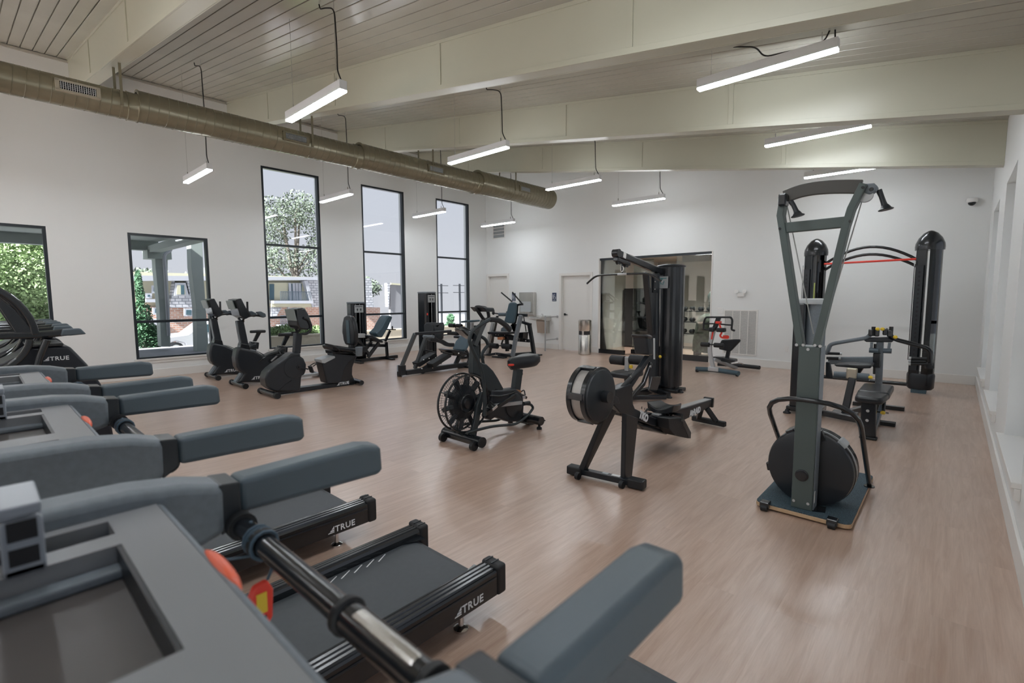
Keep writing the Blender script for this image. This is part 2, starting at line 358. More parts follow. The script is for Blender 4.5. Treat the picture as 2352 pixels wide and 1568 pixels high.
for i in range(4):  # added glazing in the unseen front wall, so sun bounces off the floor
    a = XL+.3+i*(XR-XL-.3)/4; b = a+(XR-XL-.3)/4-.3; yo = YB-.1; g = G()
    for q in ((a, a+.05, .1, 3.1), (b-.05, b, .1, 3.1), (a+.05, b-.05, .1, .15), (a+.05, b-.05, 3.05, 3.1)): g.box(q[0], q[1], yo-.04, yo+.04, q[2], q[3])
    w = struct('window_%d' % (i+18), g, alum); obj('pane', G().box(a+.04, b-.04, yo-.004, yo+.004, .14, 3.06), winglass, w)
# doors in the end wall
for i, (a, b, zt) in enumerate(DOORS):
    g = G(); g.box(a+.012, b-.012, YE+.07, YE+.11, .01, zt-.012); d = struct('door_%d' % (i+1), g, trimw, bev=.002)
    for bx in ((a-.075, a, 0, zt+.075), (b, b+.075, 0, zt+.075), (a, b, zt, zt+.075)):
        obj('casing', G().box(bx[0], bx[1], YE-.02, YE+.012, bx[2], bx[3]), trimw, d, bev=.004)
    g = G(); g.box(a, a+.012, YE, YE+.16, 0, zt); g.box(b-.012, b, YE, YE+.16, 0, zt); g.box(a, b, YE, YE+.16, zt-.012, zt); obj('jamb', g, trimw, d)
    if i == 1:
        g = G(); g.cyl((a+.075, YE+.07, .995), (a+.075, YE+.055, .995), .032); g.cyl((a+.075, YE+.055, .995), (a+.075, YE+.02, .995), .011); g.rect([(a+.075, YE+.02, .995), (a+.19, YE+.02, .99)], .016, .02); obj('door_handle', g, satin, d)
    else:
        g = G(); g.box(b-.10, b-.04, YE+.05, YE+.07, .93, 1.04); obj('door_handle', g, satin, d)
# glass fronted studio behind the end wall
g = G(); g.box(-7.3, -3.6, YE+.16, 15.2, -.12, 0); struct('trim_2', g, floorm)
g = G(); g.box(-7.42, -7.3, YE+.16, 15.2, 0, 2.9); g.box(-3.6, -3.48, YE+.16, 15.2, 0, 2.9); g.box(-7.42, -3.48, 15.2, 15.32, 0, 2.9); struct('wall_studio', g, mat('studio wall paint', (.58, .57, .54), .6))
g = G(); g.box(-7.42, -3.48, YE+.16, 15.3, 2.6, 2.72); sc_ = struct('ceiling_studio', g, mat('studio ceiling', (.55, .50, .42), .6))
st = struct('trim_3', G().box(-6.93, -4.03, YE+.02, YE+.07, 2.42, 2.475), alum)
obj('glass_panel', G().box(-6.90, -6.18, YE+.04, YE+.05, .11, 2.42), roomglass, st); obj('glass_panel', G().box(-6.17, -5.62, YE+.44, YE+.45, .11, 2.42), roomglass, st)
obj('glass_panel', G().box(-4.86, -4.05, YE+.04, YE+.05, .11, 2.42), roomglass, st)
obj('base_rail', G().box(-6.93, -6.18, YE+.02, YE+.09, 0, .11), satin, st); obj('base_rail', G().box(-4.90, -4.03, YE+.02, YE+.09, 0, .13), satin, st); obj('base_rail', G().box(-6.2, -5.62, YE+.42, YE+.47, 0, .11), satin, st)
obj('frame_edge', G().box(-6.95, -6.925, YE-.01, YE+.09, 0, 2.475), trimw, st); obj('frame_edge', G().box(-4.035, -4.01, YE-.01, YE+.09, 0, 2.475), trimw, st)
obj('header_track', G().box(-4.75, -4.12, YE+.10, YE+.30, 2.28, 2.42), satin, st)
for i, (x, y) in enumerate(((-5.6, 12.9), (-4.55, 12.3))):
    t = thing('recessed_downlight', ['round recessed downlight in the studio ceiling, the left one', 'round recessed downlight in the studio ceiling, the right one by the black track'][i], 'light', (x, y, 2.58), 'studio downlights')
    obj('trim_ring', G().lathe((x, y, 2.6), (0, 0, -1), [(0, .10), (.012, .10), (.014, .075), (.004, .07)]), whitep, t); obj('lens', G().cyl((x, y, 2.598), (x, y, 2.588), .068), spotm, t)
for i, (x, y) in enumerate(((-5.6, 12.9), (-4.55, 12.3))):
    ld = bpy.data.lights.new('downlight', 'SPOT'); ld.energy = 170; ld.spot_size = 2.4; ld.spot_blend = .8; ld.shadow_soft_size = .07; ld.color = (1, .97, .93)
    lo = bpy.data.objects.new('downlight', ld); COL.objects.link(lo); lo.location = (x, y, 2.57)
# black shelving inside the studio
def shelving(x0, x1, y0, lab):
    t = thing('storage_shelving', lab, 'shelving', ((x0+x1)/2, y0, 0))
    for x in (x0, x1-.03): obj('side_panel', G().box(x, x+.03, y0-.2, y0+.2, 0, 1.72), satin, t)
    obj('back_panel', G().box(x0+.03, x1-.03, y0+.18, y0+.2, 0, 1.72), dark, t)
    for z in (.05, .46, .87, 1.28, 1.69): obj('shelf', G().box(x0+.03, x1-.03, y0-.2, y0+.18, z, z+.03), satin if z > 1.6 or z < .1 else plast, t)
    obj('tall_door', G().box(x0-.36, x0-.005, y0-.2, y0-.18, .02, 1.72), satin, t, bev=.003); obj('cabinet_body', G().box(x0-.36, x0-.005, y0-.178, y0+.2, .02, 1.72), satin, t)
    return t
shelving(-6.88, -5.95, 13.1, 'tall black shelving unit with empty shelves inside the glass studio')
# dumbbell rack and the draped figure of a boxing dummy inside the studio
t = thing('dumbbell_rack', 'black three tier rack of dumbbells behind the studio glass', 'rack', (-5.05, 13.4, 0))
for x in (-5.75, -4.35): obj('upright', G().rect([(x, 13.62, 0), (x, 13.62, 1.15)], .07, .07), satin, t); obj('foot', G().box(x-.04, x+.04, 13.2, 13.66, 0, .06), satin, t)
for z in (.45, .78, 1.08): obj('tier', G().box(-5.8, -4.3, 13.32, 13.6, z-.02, z-.001), satin, t)
for r_, z in enumerate((.45, .78, 1.08)):
    for c in range(6):
        x = -5.64+c*.235; d = thing('dumbbell', '%s dumbbell from the left on the %s tier of the studio rack' % (('first', 'second', 'third', 'fourth', 'fifth', 'sixth')[c], ('bottom', 'middle', 'top')[r_]), 'dumbbell', (x, 13.46, z), 'dumbbells on the %s tier' % ('bottom', 'middle', 'top')[r_])
        for yy in (13.36, 13.50): obj('weight_head', G().lathe((x, yy, z+.062), (0, 1, 0), [(0, .045), (.01, .06), (.05, .06), (.06, .045)], 8), rubber, d)
        obj('handle', G().cyl((x, 13.41, z+.062), (x, 13.51, z+.062), .014, 8), chrome, d)
camo = mat('camouflage fabric', (.07, .085, .065), .8, vary=.95, vscale=11)
t = thing('boxing_dummy', 'dark green boxing dummy standing in the studio behind the right glass', 'dummy', (-4.55, 12.9, 0))
obj('base', G().lathe((-4.55, 12.9, 0), (0, 0, 1), [(0, .30), (.25, .30), (.45, .2), (.5, .06)]), ltgrey, t); obj('post', G().cyl((-4.55, 12.9, .45), (-4.55, 12.9, 1.1), .05), satin, t)
obj('torso', G().lathe((-4.55, 12.9, .95), (0, 0, 1), [(0, .08), (.08, .17), (.35, .2), (.55, .24), (.66, .18), (.72, .07), (.78, .07)]), mat('dark green rubber', (.03, .045, .04), .6), t)
obj('head', G().ell((-4.55, 12.9, 1.83), (.09, .11, .13)), MATS['dark green rubber'], t)
t = thing('draped_bench', 'bench under a camouflage cloth behind the right studio glass', 'bench', (-4.45, 12.2, 0))
g = G(); n = 18
for i in range(n+1):
    q = 2*PI*i/n
prof = [(0, .40), (.25, .40), (.5, .36), (.72, .33), (.86, .27), (.93, .14), (.94, .02)]
g.lathe((-4.45, 12.2, .12), (0, 0, 1), prof, 18); obj('cloth', g, camo, t)
for dx in (-.3, .3): obj('leg', G().box(-4.45+dx-.025, -4.45+dx+.025, 12.0, 12.4, 0, .2), satin, t)

# wall fittings
def wall_grille(name, lab, x0, x1, z0, z1, nx, nz):
    t = thing(name, lab, 'vent', ((x0+x1)/2, YE, z0)); f = .03
    g = G(); g.box(x0, x1, YE-.015, YE, z0, z0+f); g.box(x0, x1, YE-.015, YE, z1-f, z1); g.box(x0, x0+f, YE-.015, YE, z0+f, z1-f); g.box(x1-f, x1, YE-.015, YE, z0+f, z1-f); obj('frame', g, trimw, t, bev=.002)
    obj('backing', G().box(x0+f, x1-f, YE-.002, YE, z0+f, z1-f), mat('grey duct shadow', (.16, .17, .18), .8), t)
    for i in range(nz-1):
        z = z0+f+(z1-z0-2*f)*(i+1)/nz; obj('rail', G().box(x0+f, x1-f, YE-.014, YE-.001, z-.008, z+.008), trimw, t)
    for i in range(nx-1):
        x = x0+f+(x1-x0-2*f)*(i+1)/nx; obj('mullion', G().box(x-.008, x+.008, YE-.014, YE-.001, z0+f, z1-f), trimw, t)
    return t
t = wall_grille('return_air_grille', 'large white return air grille low on the end wall behind the silver ab machine', -3.735, -3.04, .22, 1.195, 4, 1)
g = G()
for i in range(60): g.box(-3.70, -3.07, YE-.008, YE-.003, .255+i*.0152, .255+i*.0152+.009)
obj('louvres', g, trimw, t); 
t = wall_grille('wall_vent', 'small white louvred vent high on the end wall near the left corner', -10.80, -10.28, 3.28, 3.74, 1, 4)
g = G()
for i in range(26): g.box(-10.76+i*.0185, -10.76+i*.0185+.008, YE-.010, YE-.003, 3.31, 3.71)
obj('fins', g, ltgrey, t)
t = thing('security_camera', 'white dome security camera high on the end wall at the right corner', 'camera', (.11, YE, 2.93))
obj('housing', G().lathe((.11, YE-.05, 3.05), (0, 0, -1), [(0, .055), (.005, .068), (.05, .072), (.07, .06)]), whitep, t); obj('dome', G().ell((.11, YE-.055, 2.975), (.05, .05, .05)), satin, t); obj('bracket', G().box(.07, .15, YE-.05, YE, 2.99, 3.05), whitep, t, bev=.005)
t = thing('emergency_light', 'small white emergency light on the end wall above the ab machine', 'light', (-3.39, YE, 1.45))
obj('body', G().box(-3.46, -3.32, YE-.05, YE, 1.47, 1.56), whitep, t, bev=.01, seg=3)
for x in (-3.47, -3.31): obj('lamp_head', G().lathe((x, YE-.03, 1.575), (0, -1, .2), [(0, .03), (.03, .045), (.05, .045), (.052, .03)], 16), whitep, t)
t = thing('light_switch', 'white switch plate on the end wall left of the large grille', 'switch', (-3.81, YE, 1.10)); obj('plate', G().box(-3.87, -3.75, YE-.01, YE, 1.10, 1.23), whitep, t, bev=.003); obj('rocker', G().box(-3.83, -3.79, YE-.016, YE-.009, 1.14, 1.19), whitep, t)
t = thing('power_outlet', 'white outlet plate low on the end wall behind the standing ski machine', 'outlet', (-2.47, YE, .35)); obj('plate', G().box(-2.51, -2.43, YE-.01, YE, .35, .47), whitep, t, bev=.003); obj('socket', G().box(-2.49, -2.45, YE-.014, YE-.009, .37, .45), whitep, t, bev=.003)
def restroom_sign(x, lab):
    t = thing('restroom_sign', lab, 'sign', (x, YE, 1.36)); obj('plate', G().box(x-.075, x+.075, YE-.008, YE, 1.36, 1.60), signm, t, bev=.004)
    g = G(); y = YE-.0095
    g.lathe((x-.035, y+.003, 1.545), (0, -1, 0), [(0, .011), (.003, .011)], 12); g.box(x-.047, x-.023, y, y+.003, 1.47, 1.53); g.box(x-.044, x-.037, y, y+.003, 1.42, 1.47); g.box(x-.033, x-.026, y, y+.003, 1.42, 1.47)
    g.lathe((x+.018, y+.003, 1.55), (0, -1, 0), [(0, .011), (.003, .011)], 12); g.box(x+.013, x+.022, y, y+.003, 1.48, 1.535); g.box(x+.022, x+.048, y, y+.003, 1.478, 1.487); g.box(x+.042, x+.05, y, y+.003, 1.43, 1.478)
    for k in range(14):
        q = PI*.55+k*PI*1.5/14; g.obb((x+.022+.033*math.cos(q), y+.0015, 1.455+.033*math.sin(q)), (.009, .003, .007), (0, 1, 0), -q-PI/2)
    g.box(x-.05, x+.05, y, y+.003, 1.385, 1.393); obj('pictogram', g, whitel, t)
restroom_sign(-8.39, 'dark blue accessible restroom sign left of the second door'); restroom_sign(-9.93, 'dark blue restroom sign right of the corner door, behind the seated press')
# drinking fountain with bottle filler, and its guard rail
t = thing('drinking_fountain', 'stainless bottle filler and drinking fountain on the end wall between the doors', 'fountain', (-9.15, YE-.1, .6))
obj('filler_panel', G().box(-9.62, -9.05, YE-.12, YE, .95, 1.62), steel, t, bev=.01); obj('filler_recess', G().box(-9.56, -9.15, YE-.125, YE-.12, 1.05, 1.35), ltgrey, t); obj('drip_tray', G().box(-9.56, -9.15, YE-.19, YE-.12, 1.03, 1.05), steel, t)
obj('basin', G().prism('x', [(YE-.002, .95), (YE-.45, .92), (YE-.47, .86), (YE-.2, .80), (YE, .80)], -8.95, -8.5), steel, t, bev=.01); obj('cabinet', G().prism('x', [(YE, .8), (YE-.2, .8), (YE-.14, .45), (YE, .45)], -8.9, -8.55), steel, t, bev=.01)
obj('spout', G().tube([(-8.7, YE-.12, .94), (-8.7, YE-.14, 1.0), (-8.7, YE-.2, .99)], .012), chrome, t)
t = thing('guard_rail', 'grey tubular guard rail beside the drinking fountain', 'rail', (-8.2, YE, 0))
obj('post', G().cyl((-8.28, YE-.55, 0), (-8.28, YE-.55, .97), .02), silver, t)
for z in (.3, .93): obj('crossbar', G().cyl((-8.28, YE-.55, z), (-8.28, YE, z), .014), silver, t)
for z in (.3, .93): obj('wall_flange', G().cyl((-8.28, YE-.012, z), (-8.28, YE, z), .035), silver, t)
# steel waste bin
bx, by = -7.02, 10.52
t = thing('waste_bin', 'tall round stainless steel waste bin standing between the door and the glass studio', 'bin', (bx, by, 0))
obj('lower_shell', G().lathe((bx, by, 0), (0, 0, 1), [(0, .155), (.01, .165), (.50, .165), (.51, .158)]), steel, t); obj('opening', G().lathe((bx, by, .50), (0, 0, 1), [(0, .15), (.11, .15)]), dark, t)
obj('upper_shell', G().lathe((bx, by, .61), (0, 0, 1), [(0, .158), (.01, .165), (.27, .165), (.285, .15), (.286, .02)]), steel, t)
for q in (.3, 1.9, 3.4, 5.0): obj('divider', G().obb((bx+.155*math.cos(q), by+.155*math.sin(q), .555), (.012, .05, .13), (0, 0, 1), q), steel, t)

# air duct hung below the beams along the left wall
dx, dzb = -7.85, 3.725          # axis line in plan; the underside stays level while the duct steps up in size
t = thing('air_duct', 'large round olive duct hung below the beams along the left side', 'duct', (dx, 2.5, dzb))
SECT = [(YB+.02, 1.55, .165), (1.55, 4.66, .19), (4.66, 7.5, .215), (7.5, 10.08, .245)]
def duct_r(y): return next((r for a, b, r in SECT if a <= y <= b), .245)
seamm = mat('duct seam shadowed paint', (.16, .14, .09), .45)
for k, (a, b, r) in enumerate(SECT):
    sec = obj('duct_section', G().lathe((dx, a, dzb+r), (0, 1, 0), [(0, r), (b-a, r)], 40), ductm, t)
    g = G(); seg = 28; pts = []; pitch = .105; y = max(a, -2.6)
    for i in range(int((b-.12-y)/pitch*seg)):
        q = 2*PI*i/seg; pts.append((dx+(r+.0005)*math.cos(q), y+pitch*i/seg, dzb+r+(r+.0005)*math.sin(q)))
    g.sweep(pts, [(-.004, 0), (0, .003), (.004, 0), (0, -.003)]); obj('spiral_seam', g, seamm, sec)
    if k:
        r0 = SECT[k-1][2]; obj('joint_collar', G().lathe((dx, a-.11, dzb+r0), (0, 1, .0), [(0, r0+.003), (.008, r0+.013), (.012, r0+.005), (.10, r0+.005), (.11, r0+.012), (.12, r0+.004)], 40), ductm, t)
        obj('flange_ring', G().lathe((dx, a, dzb+r), (0, 1, 0), [(0, r0), (.003, r+.012), (.012, r+.012), (.016, r+.002)], 40), ductm, t)
for yy in (-3.38, -1.0, 1.38, 3.76, 6.14, 8.51):
    r = duct_r(yy)
    for sx in (-1, 1):
        xx = dx+sx*(r+.012); obj('hanger_strap', G().box(xx-.006, xx+.006, yy-.014, yy+.014, dzb+r-.06, zb(xx)+.01), ductm, t)
    obj('saddle_band', G().lathe((dx, yy-.014, dzb+r), (0, 1, 0), [(0, r+.001), (.002, r+.005), (.026, r+.005), (.028, r+.001)], 36), ductm, t)
for k, yc in enumerate((.98, 3.50, 6.22, 8.85)):
    dr = duct_r(yc); dz_ = dzb+dr   # side outlets on the room side, tilted down a little
    w = .40; q = math.radians(4); c = V((dx+math.cos(q)*(dr-.008), yc, dz_+math.sin(q)*(dr-.008))); R = Matrix.Rotation(-q, 3, 'Y')
    def pl(dy, dzz, sy, sz, dep, out_=0): return G().obb(c + R @ V((out_, dy, dzz)), (dep, sy, sz), R=R)
    f = G(); 
    for a in (pl(0, .055, w, .024, .06, .0), pl(0, -.055, w, .024, .06, .0), pl(w/2-.02, 0, .04, .12, .06, .0), pl(-w/2+.02, 0, .04, .12, .06, .0)): f.add(a.v, a.f)
    fo = obj('outlet_frame', f, ductm if k else mat('light duct outlet', (.42, .38, .30), .4), t, bev=.003)
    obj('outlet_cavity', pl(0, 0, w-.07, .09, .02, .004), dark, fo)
    g = G(); nb = 16
    for i in range(nb): a = pl(-w/2+.05+(w-.1)*i/(nb-1), 0, .0045, .088, .02, .022); g.add(a.v, a.f)
    obj('outlet_blades', g, lampm if k == 0 else ltgrey, fo)
    g = G()
    for i in range(3): a = pl(0, -.02+.02*i, w-.08, .003, .01, .024); g.add(a.v, a.f)
    obj('cross_blades', g, ltgrey, fo)

# linear pendants (and extra rows added for fill light): steel tray, lit diffuser, two wires and a power cord
PEND = [(-2.09, 5.165, 3.59, 'nearest white pendant light of the right row, its black cord looping to the left'),
        (-2.12, 7.68, 3.58, 'second white pendant light of the right row, in front of the third beam'),
        (-2.045, 9.75, 3.49, 'farthest pendant light of the right row, above the ski machine arch'),
        (-5.70, 2.53, 3.46, 'nearest pendant light of the middle row, its end face toward the room'),
        (-5.87, 5.046, 3.51, 'second pendant light of the middle row, below the third beam'),
        (-6.06, 7.70, 3.56, 'third pendant light of the middle row, beside the open duct end'),
        (-5.82, 9.80, 3.503, 'farthest pendant light of the middle row, against the end wall'),
        (-9.52, 2.48, 3.37, 'nearest pendant light of the left row, against the blank left wall'),
        (-10.0, 5.05, 3.47, 'second pendant light of the left row, beside the first tall window'),
        (-10.42, 7.74, 3.52, 'third pendant light of the left row, in front of the third tall window'),
        (-10.05, 9.82, 3.463, 'farthest pendant light of the left row, above the small wall vent')]
def pendant(x, y, z, lab, cord=True):
    t = thing('pendant_light', lab, 'light', (x+.61, y, z), 'linear pendant lights'); L = 1.22
    obj('housing', G().box(x, x+L, y-.04, y+.04, z+.018, z+.105), lampm, t, bev=.003)
    obj('diffuser', G().box(x+.004, x+L-.004, y-.037, y+.037, z, z+.018), diffm, t)
    for xx in (x+.13, x+L-.13):
        obj('suspension_wire', G().cyl((xx, y, z+.13), (xx, y, zc(xx)+.002), .0018, 6), wirem, t)
        obj('wire_grip', G().cyl((xx, y, z+.10), (xx, y, z+.16), .007, 8), chrome, t)
    if cord == 'loop': pts = [(x+L-.03, y, z+.10), (x+L-.04, y, z+.28), (x+L-.12, y, zc(x+L)-.10), (x+L-.35, y, zc(x+L)-.06), (x+L-.6, y, zc(x+L)-.04), (x+.55, y, zc(x)-.12), (x+.34, y, zc(x+.34)+.004)]
    else: pts = [(x+L-.03, y, z+.10), (x+L-.06, y, z+.15), (x+L-.10, y, z+.22), (x+L-.115, y+.01, (z+zc(x+L))/2), (x+L-.12, y, zc(x+L-.12)-.1), (x+L-.3, y, zc(x+L-.3)-.06), (x+L-.4, y, zc(x+L-.4)-.05), (x+L-.42, y, zc(x+L-.42)+.004)]
    obj('power_cord', G().tube(pts, .007, 7), cable, t)
    return t
for i, p in enumerate(PEND): pendant(*p, cord='loop' if i == 0 else True)
k = 0
for y in (2.5, .15, -2.25, -4.6, -7.0):  # extra pendant rows added around the camera to fill the room with light
    for x in (-2.1, -5.9, -9.7):
        if y > 2 and x < -3: continue
        lab = 'added fill pendant light %s, %s row' % ({2.5: 'above the ski machine side, ahead of the camera', .15: 'level with the treadmills', -2.25: 'behind the treadmills', -4.6: 'in the middle of the front half', -7.0: 'near the unseen front wall'}[y], {-2.1: 'right', -5.9: 'middle', -9.7: 'left'}[x])
        pendant(x, y, 3.55 if x != -2.1 else 3.6, lab)

# ================================================================ OUTSIDE
concr = mat('pale concrete', (.23, .23, .24), .8, bump=.2, bscale=30, vary=.08, vscale=1)
lawnm = mat('lawn', (.20, .30, .07), .9, bump=.5, bscale=60, vary=.3, vscale=3)
porchm = mat('sage grey porch paint', (.33, .37, .35), .6)
creamm = mat('cream stucco', (.42, .40, .29), .8)
facia = mat('white fascia paint', (.36, .37, .40), .6)
tanm = mat('tan stucco retaining wall', (.52, .45, .34), .85, vary=.06, vscale=2)
darkwin = mat('dark teal window glass', (.04, .08, .10), .15)
railm = mat('dark blue grey railing', (.05, .07, .09), .5)
def brickish(name, c1, c2, mort, w, h, ms):
    m = bpy.data.materials.new(name); m.use_nodes = True; n = m.node_tree; b = n.nodes['Principled BSDF']; t = n.nodes.new('ShaderNodeTexCoord'); mp = n.nodes.new('ShaderNodeMapping')
    mp.inputs['Rotation'].default_value = (0, PI/2, PI/2); br = n.nodes.new('ShaderNodeTexBrick'); br.inputs['Scale'].default_value = 1
    sp = n.nodes.new('ShaderNodeSeparateXYZ'); cb = n.nodes.new('ShaderNodeCombineXYZ'); n.links.new(t.outputs['Object'], sp.inputs[0]); n.links.new(sp.outputs['Y'], cb.inputs['X']); n.links.new(sp.outputs['Z'], cb.inputs['Y'])
    br.inputs['Brick Width'].default_value = w; br.inputs['Row Height'].default_value = h; br.inputs['Mortar Size'].default_value = ms
    br.inputs['Color1'].default_value = (*c1, 1); br.inputs['Color2'].default_value = (*c2, 1); br.inputs['Mortar'].default_value = (*mort, 1)
    n.links.new(cb.outputs[0], br.inputs['Vector']); n.links.new(br.outputs['Color'], b.inputs['Base Color']); b.inputs['Roughness'].default_value = .85; return m
brickm = brickish('red brown brick', (.34, .17, .12), (.45, .27, .20), (.46, .42, .38), .5, .2, .03)
shingm = brickish('grey slate shingles', (.34, .35, .37), (.52, .52, .54), (.17, .18, .20), .55, .28, .035)
g = G(); g.box(-18.6, XL-.26, -14, 24, -.18, -.06); obj('porch_slab', g, concr, kind='structure')
g = G(); g.prism('y', [(-18.6, -1.0), (-24, -1.2), (-58, -3.0), (-110, -3.2), (-110, -3.6), (-18.6, -3.6)], -40, 90); obj('parking_ground', g, concr, kind='structure')
g = G(); g.box(XR+.26, 16, -14, 24, -.18, -.06); g.box(XL, XR, -22, YB-.22, -.18, -.06); obj('side_bounce_ground', g, mat('darker bounce ground', (.22, .23, .22), .9), kind='structure')  # unseen ground, added to bounce daylight into the room
g = G(); g.prism('z', [(-21.5, 5.6), (-21.5, 9.5), (-27, 12.5), (-27, 9.5)], -1.12, -.98); obj('lawn', g, lawnm, kind='structure')
# porch: canopy edge beam and two flared columns
t = thing('porch', 'sage grey porch canopy on flared columns outside the short windows', 'porch', (-16.5, 3.5, -.06))
obj('canopy', G().prism('y', [(XL-.25, 2.95), (-17.6, 3.13), (-17.6, 3.35), (XL-.25, 3.3)], -12, 3.72), porchm, t)
obj('edge_beam', G().box(-17.6, -17.3, -12, 3.72, 2.86, 3.16), porchm, t); obj('side_beam', G().box(-17.3, XL-.25, 3.45, 3.72, 2.80, 2.98), porchm, t)
obj('column', G().prism('x', [(3.598,2.928),(3.918,2.951),(3.875,2.199),(3.869,1.253),(3.825,0.048),(3.595,0.066),(3.615,1.219),(3.589,2.375)], -17.62, -17.2), porchm, t, bev=.01)
obj('column', G().prism('x', [(4.247,3.176),(4.544,3.201),(4.522,2.185),(4.529,1.252),(4.536,-0.171),(4.241,-0.144),(4.282,1.256),(4.225,2.358)], -16.6, -16.2), porchm, t, bev=.01)
obj('column_cap', G().box(-17.7, -17.1, 3.40, 3.98, 2.62, 2.86), porchm, t)
obj('downspout', G().tube([(-17.1,3.981,3.032),(-17.1,3.973,2.887),(-17.1,3.802,2.748),(-17.1,3.791,2.556),(-17.1,3.794,2.139),(-17.1,3.776,0.385)], .045, 8), facia, t)
# apartment block
t = thing('apartment_block', 'two storey apartment block with grey mansard roof, cream balconies and brick ground floor', 'building', (-58, 16, -3.0))
FX_ = -55.0
def face(name, pts, m, x0=FX_, dep=.3, parent=None, bev=0): return obj(name, G().prism('x', pts, x0-dep, x0), m, parent or t, bev)
obj('core_wall', G().box(-68, FX_-.4, 2, 27.5, -3.1, 3.9), creamm, t)
face('brick_wall', [(8.578,0.744),(27.477,0.418),(27.308,-3.724),(8.388,-2.382)], brickm)
face('parapet', [(8.258,3.495),(27.531,3.867),(27.518,3.539),(8.228,3.003)], facia, FX_+.9, 1.4)
face('mansard', [(25.432,3.571),(27.478,3.62),(27.431,2.474),(26.623,0.416),(26.038,0.426)], shingm, FX_+.6, 1.2)
face('mansard_trim', [(25.021,3.403),(25.425,3.412),(26.08,0.442),(25.831,0.446)], facia, FX_+.8, 1.4)
face('mansard', [(12.776,3.228),(12.595,1.842),(13.949,1.844),(13.706,3.189),(15.104,3.221),(14.961,0.561),(12.221,0.611)], shingm, FX_+.6, 1.2)
face('balcony_recess', [(21.45,3.136),(25.255,3.209),(25.79,0.447),(21.326,0.524)], creamm, FX_+.12, .4)
face('sliding_door', [(23.509,3.059),(25.007,3.086),(24.926,1.219),(23.427,1.23)], darkwin, FX_+.2, .1)
for yy in [(23.509,3.059),(23.937,3.067),(24.274,3.073),(24.607,3.079)]: face('curtain', [(yy[0], .95), (yy[0]+.28, .95), (yy[0]+.28, 3.15), (yy[0], 3.15)], facia, FX_+.24, .02)
face('side_window', [(21.494,2.986),(21.979,2.994),(21.899,1.279),(21.413,1.282)], darkwin, FX_+.2, .1)
face('balcony_slab', [(21.431,1.191),(25.533,1.159),(25.725,0.851),(21.417,0.902)], facia, FX_+1.3, 1.4)
face('soffit_band', [(21.416,0.887),(25.806,0.834),(25.79,0.447),(21.399,0.523)], creamm, FX_+.7, .8)
ra = [(22.18,2.196),(25.537,2.216),(25.492,1.159),(22.133,1.185)]
rl = obj('balcony_railing', G().box(FX_+1.15, FX_+1.2, ra[0][0], ra[1][0], ra[0][1]-.06, ra[0][1]), railm, t)
for i in range(36):
    y = ra[0][0]+(ra[1][0]-ra[0][0])*i/35; obj('baluster', G().box(FX_+1.16, FX_+1.19, y-.02, y+.02, ra[2][1], ra[0][1]-.06), railm, rl)
face('balcony_slab', [(22.012,-1.412),(23.773,-1.49),(23.759,-1.805),(21.998,-1.72)], facia, FX_+1.3, 1.4)
rb = [(22.059,-0.411),(23.818,-0.464),(23.773,-1.49),(22.012,-1.412)]
rl = obj('balcony_railing', G().box(FX_+1.15, FX_+1.2, rb[0][0], rb[1][0], rb[0][1]-.06, rb[0][1]), railm, t)
for i in range(20):
    y = rb[0][0]+(rb[1][0]-rb[0][0])*i/19; obj('baluster', G().box(FX_+1.16, FX_+1.19, y-.02, y+.02, rb[2][1], rb[0][1]-.06), railm, rl)
face('stair_roof', [(21.434,0.484),(22.551,0.464),(21.821,-0.711),(21.378,-0.696)], shingm, FX_+.5, .6)
face('downpipe', [(23.316,0.49),(23.549,0.486),(23.492,-0.769),(23.26,-0.761)], facia, FX_+.2, .2)
face('pier', [(24.893,0.462),(25.298,0.455),(25.243,-0.829),(24.838,-0.815)], creamm, FX_+.2, .2)
for q in ([(13.348,0.529),(14.089,0.515),(14.046,-0.26),(13.305,-0.237)], [(10.914,0.665),(11.328,0.657),(11.29,0.005),(10.876,0.017)], [(10.934,2.66),(11.322,2.666),(11.281,1.959),(10.893,1.957)], [(9.729,2.642),(9.961,2.645),(9.931,2.127),(9.698,2.125)], [(10.438,1.956),(10.917,1.957),(10.889,1.488),(10.411,1.49)]):
    w_ = face('window', q, facia, FX_+.75, .2); face('pane', [(q[0][0]+.15, q[0][1]-.15), (q[1][0]-.15, q[1][1]-.15), (q[2][0]-.15, q[2][1]+.15), (q[3][0]+.15, q[3][1]+.15)], darkwin, FX_+.8, .04, w_)
face('dormer', [(12.759,2.928),(13.587,2.943),(13.783,1.721),(12.589,1.722)], facia, FX_+.8, .5); face('dormer_recess', [(12.9,2.719),(13.471,2.728),(13.526,1.844),(12.774,1.843)], creamm, FX_+.84, .05); face('pane', [(13.158,2.723),(13.444,2.727),(13.421,1.844),(13.135,1.843)], darkwin, FX_+.87, .04)
face('balcony_slab', [(10.36,1.432),(11.47,1.426),(11.453,1.13),(10.343,1.141)], facia, FX_+1.2, 1.3)
face('balcony_slab', [(10.635,-0.388),(11.364,-0.414),(11.33,-1.009),(10.601,-0.976)], facia, FX_+1.2, 1.3)
for dy in (-2.4, .8): obj('roof_unit', G().box(-58, -57, 17.6+dy, 18.9+dy, 3.8, 4.6), facia, t)
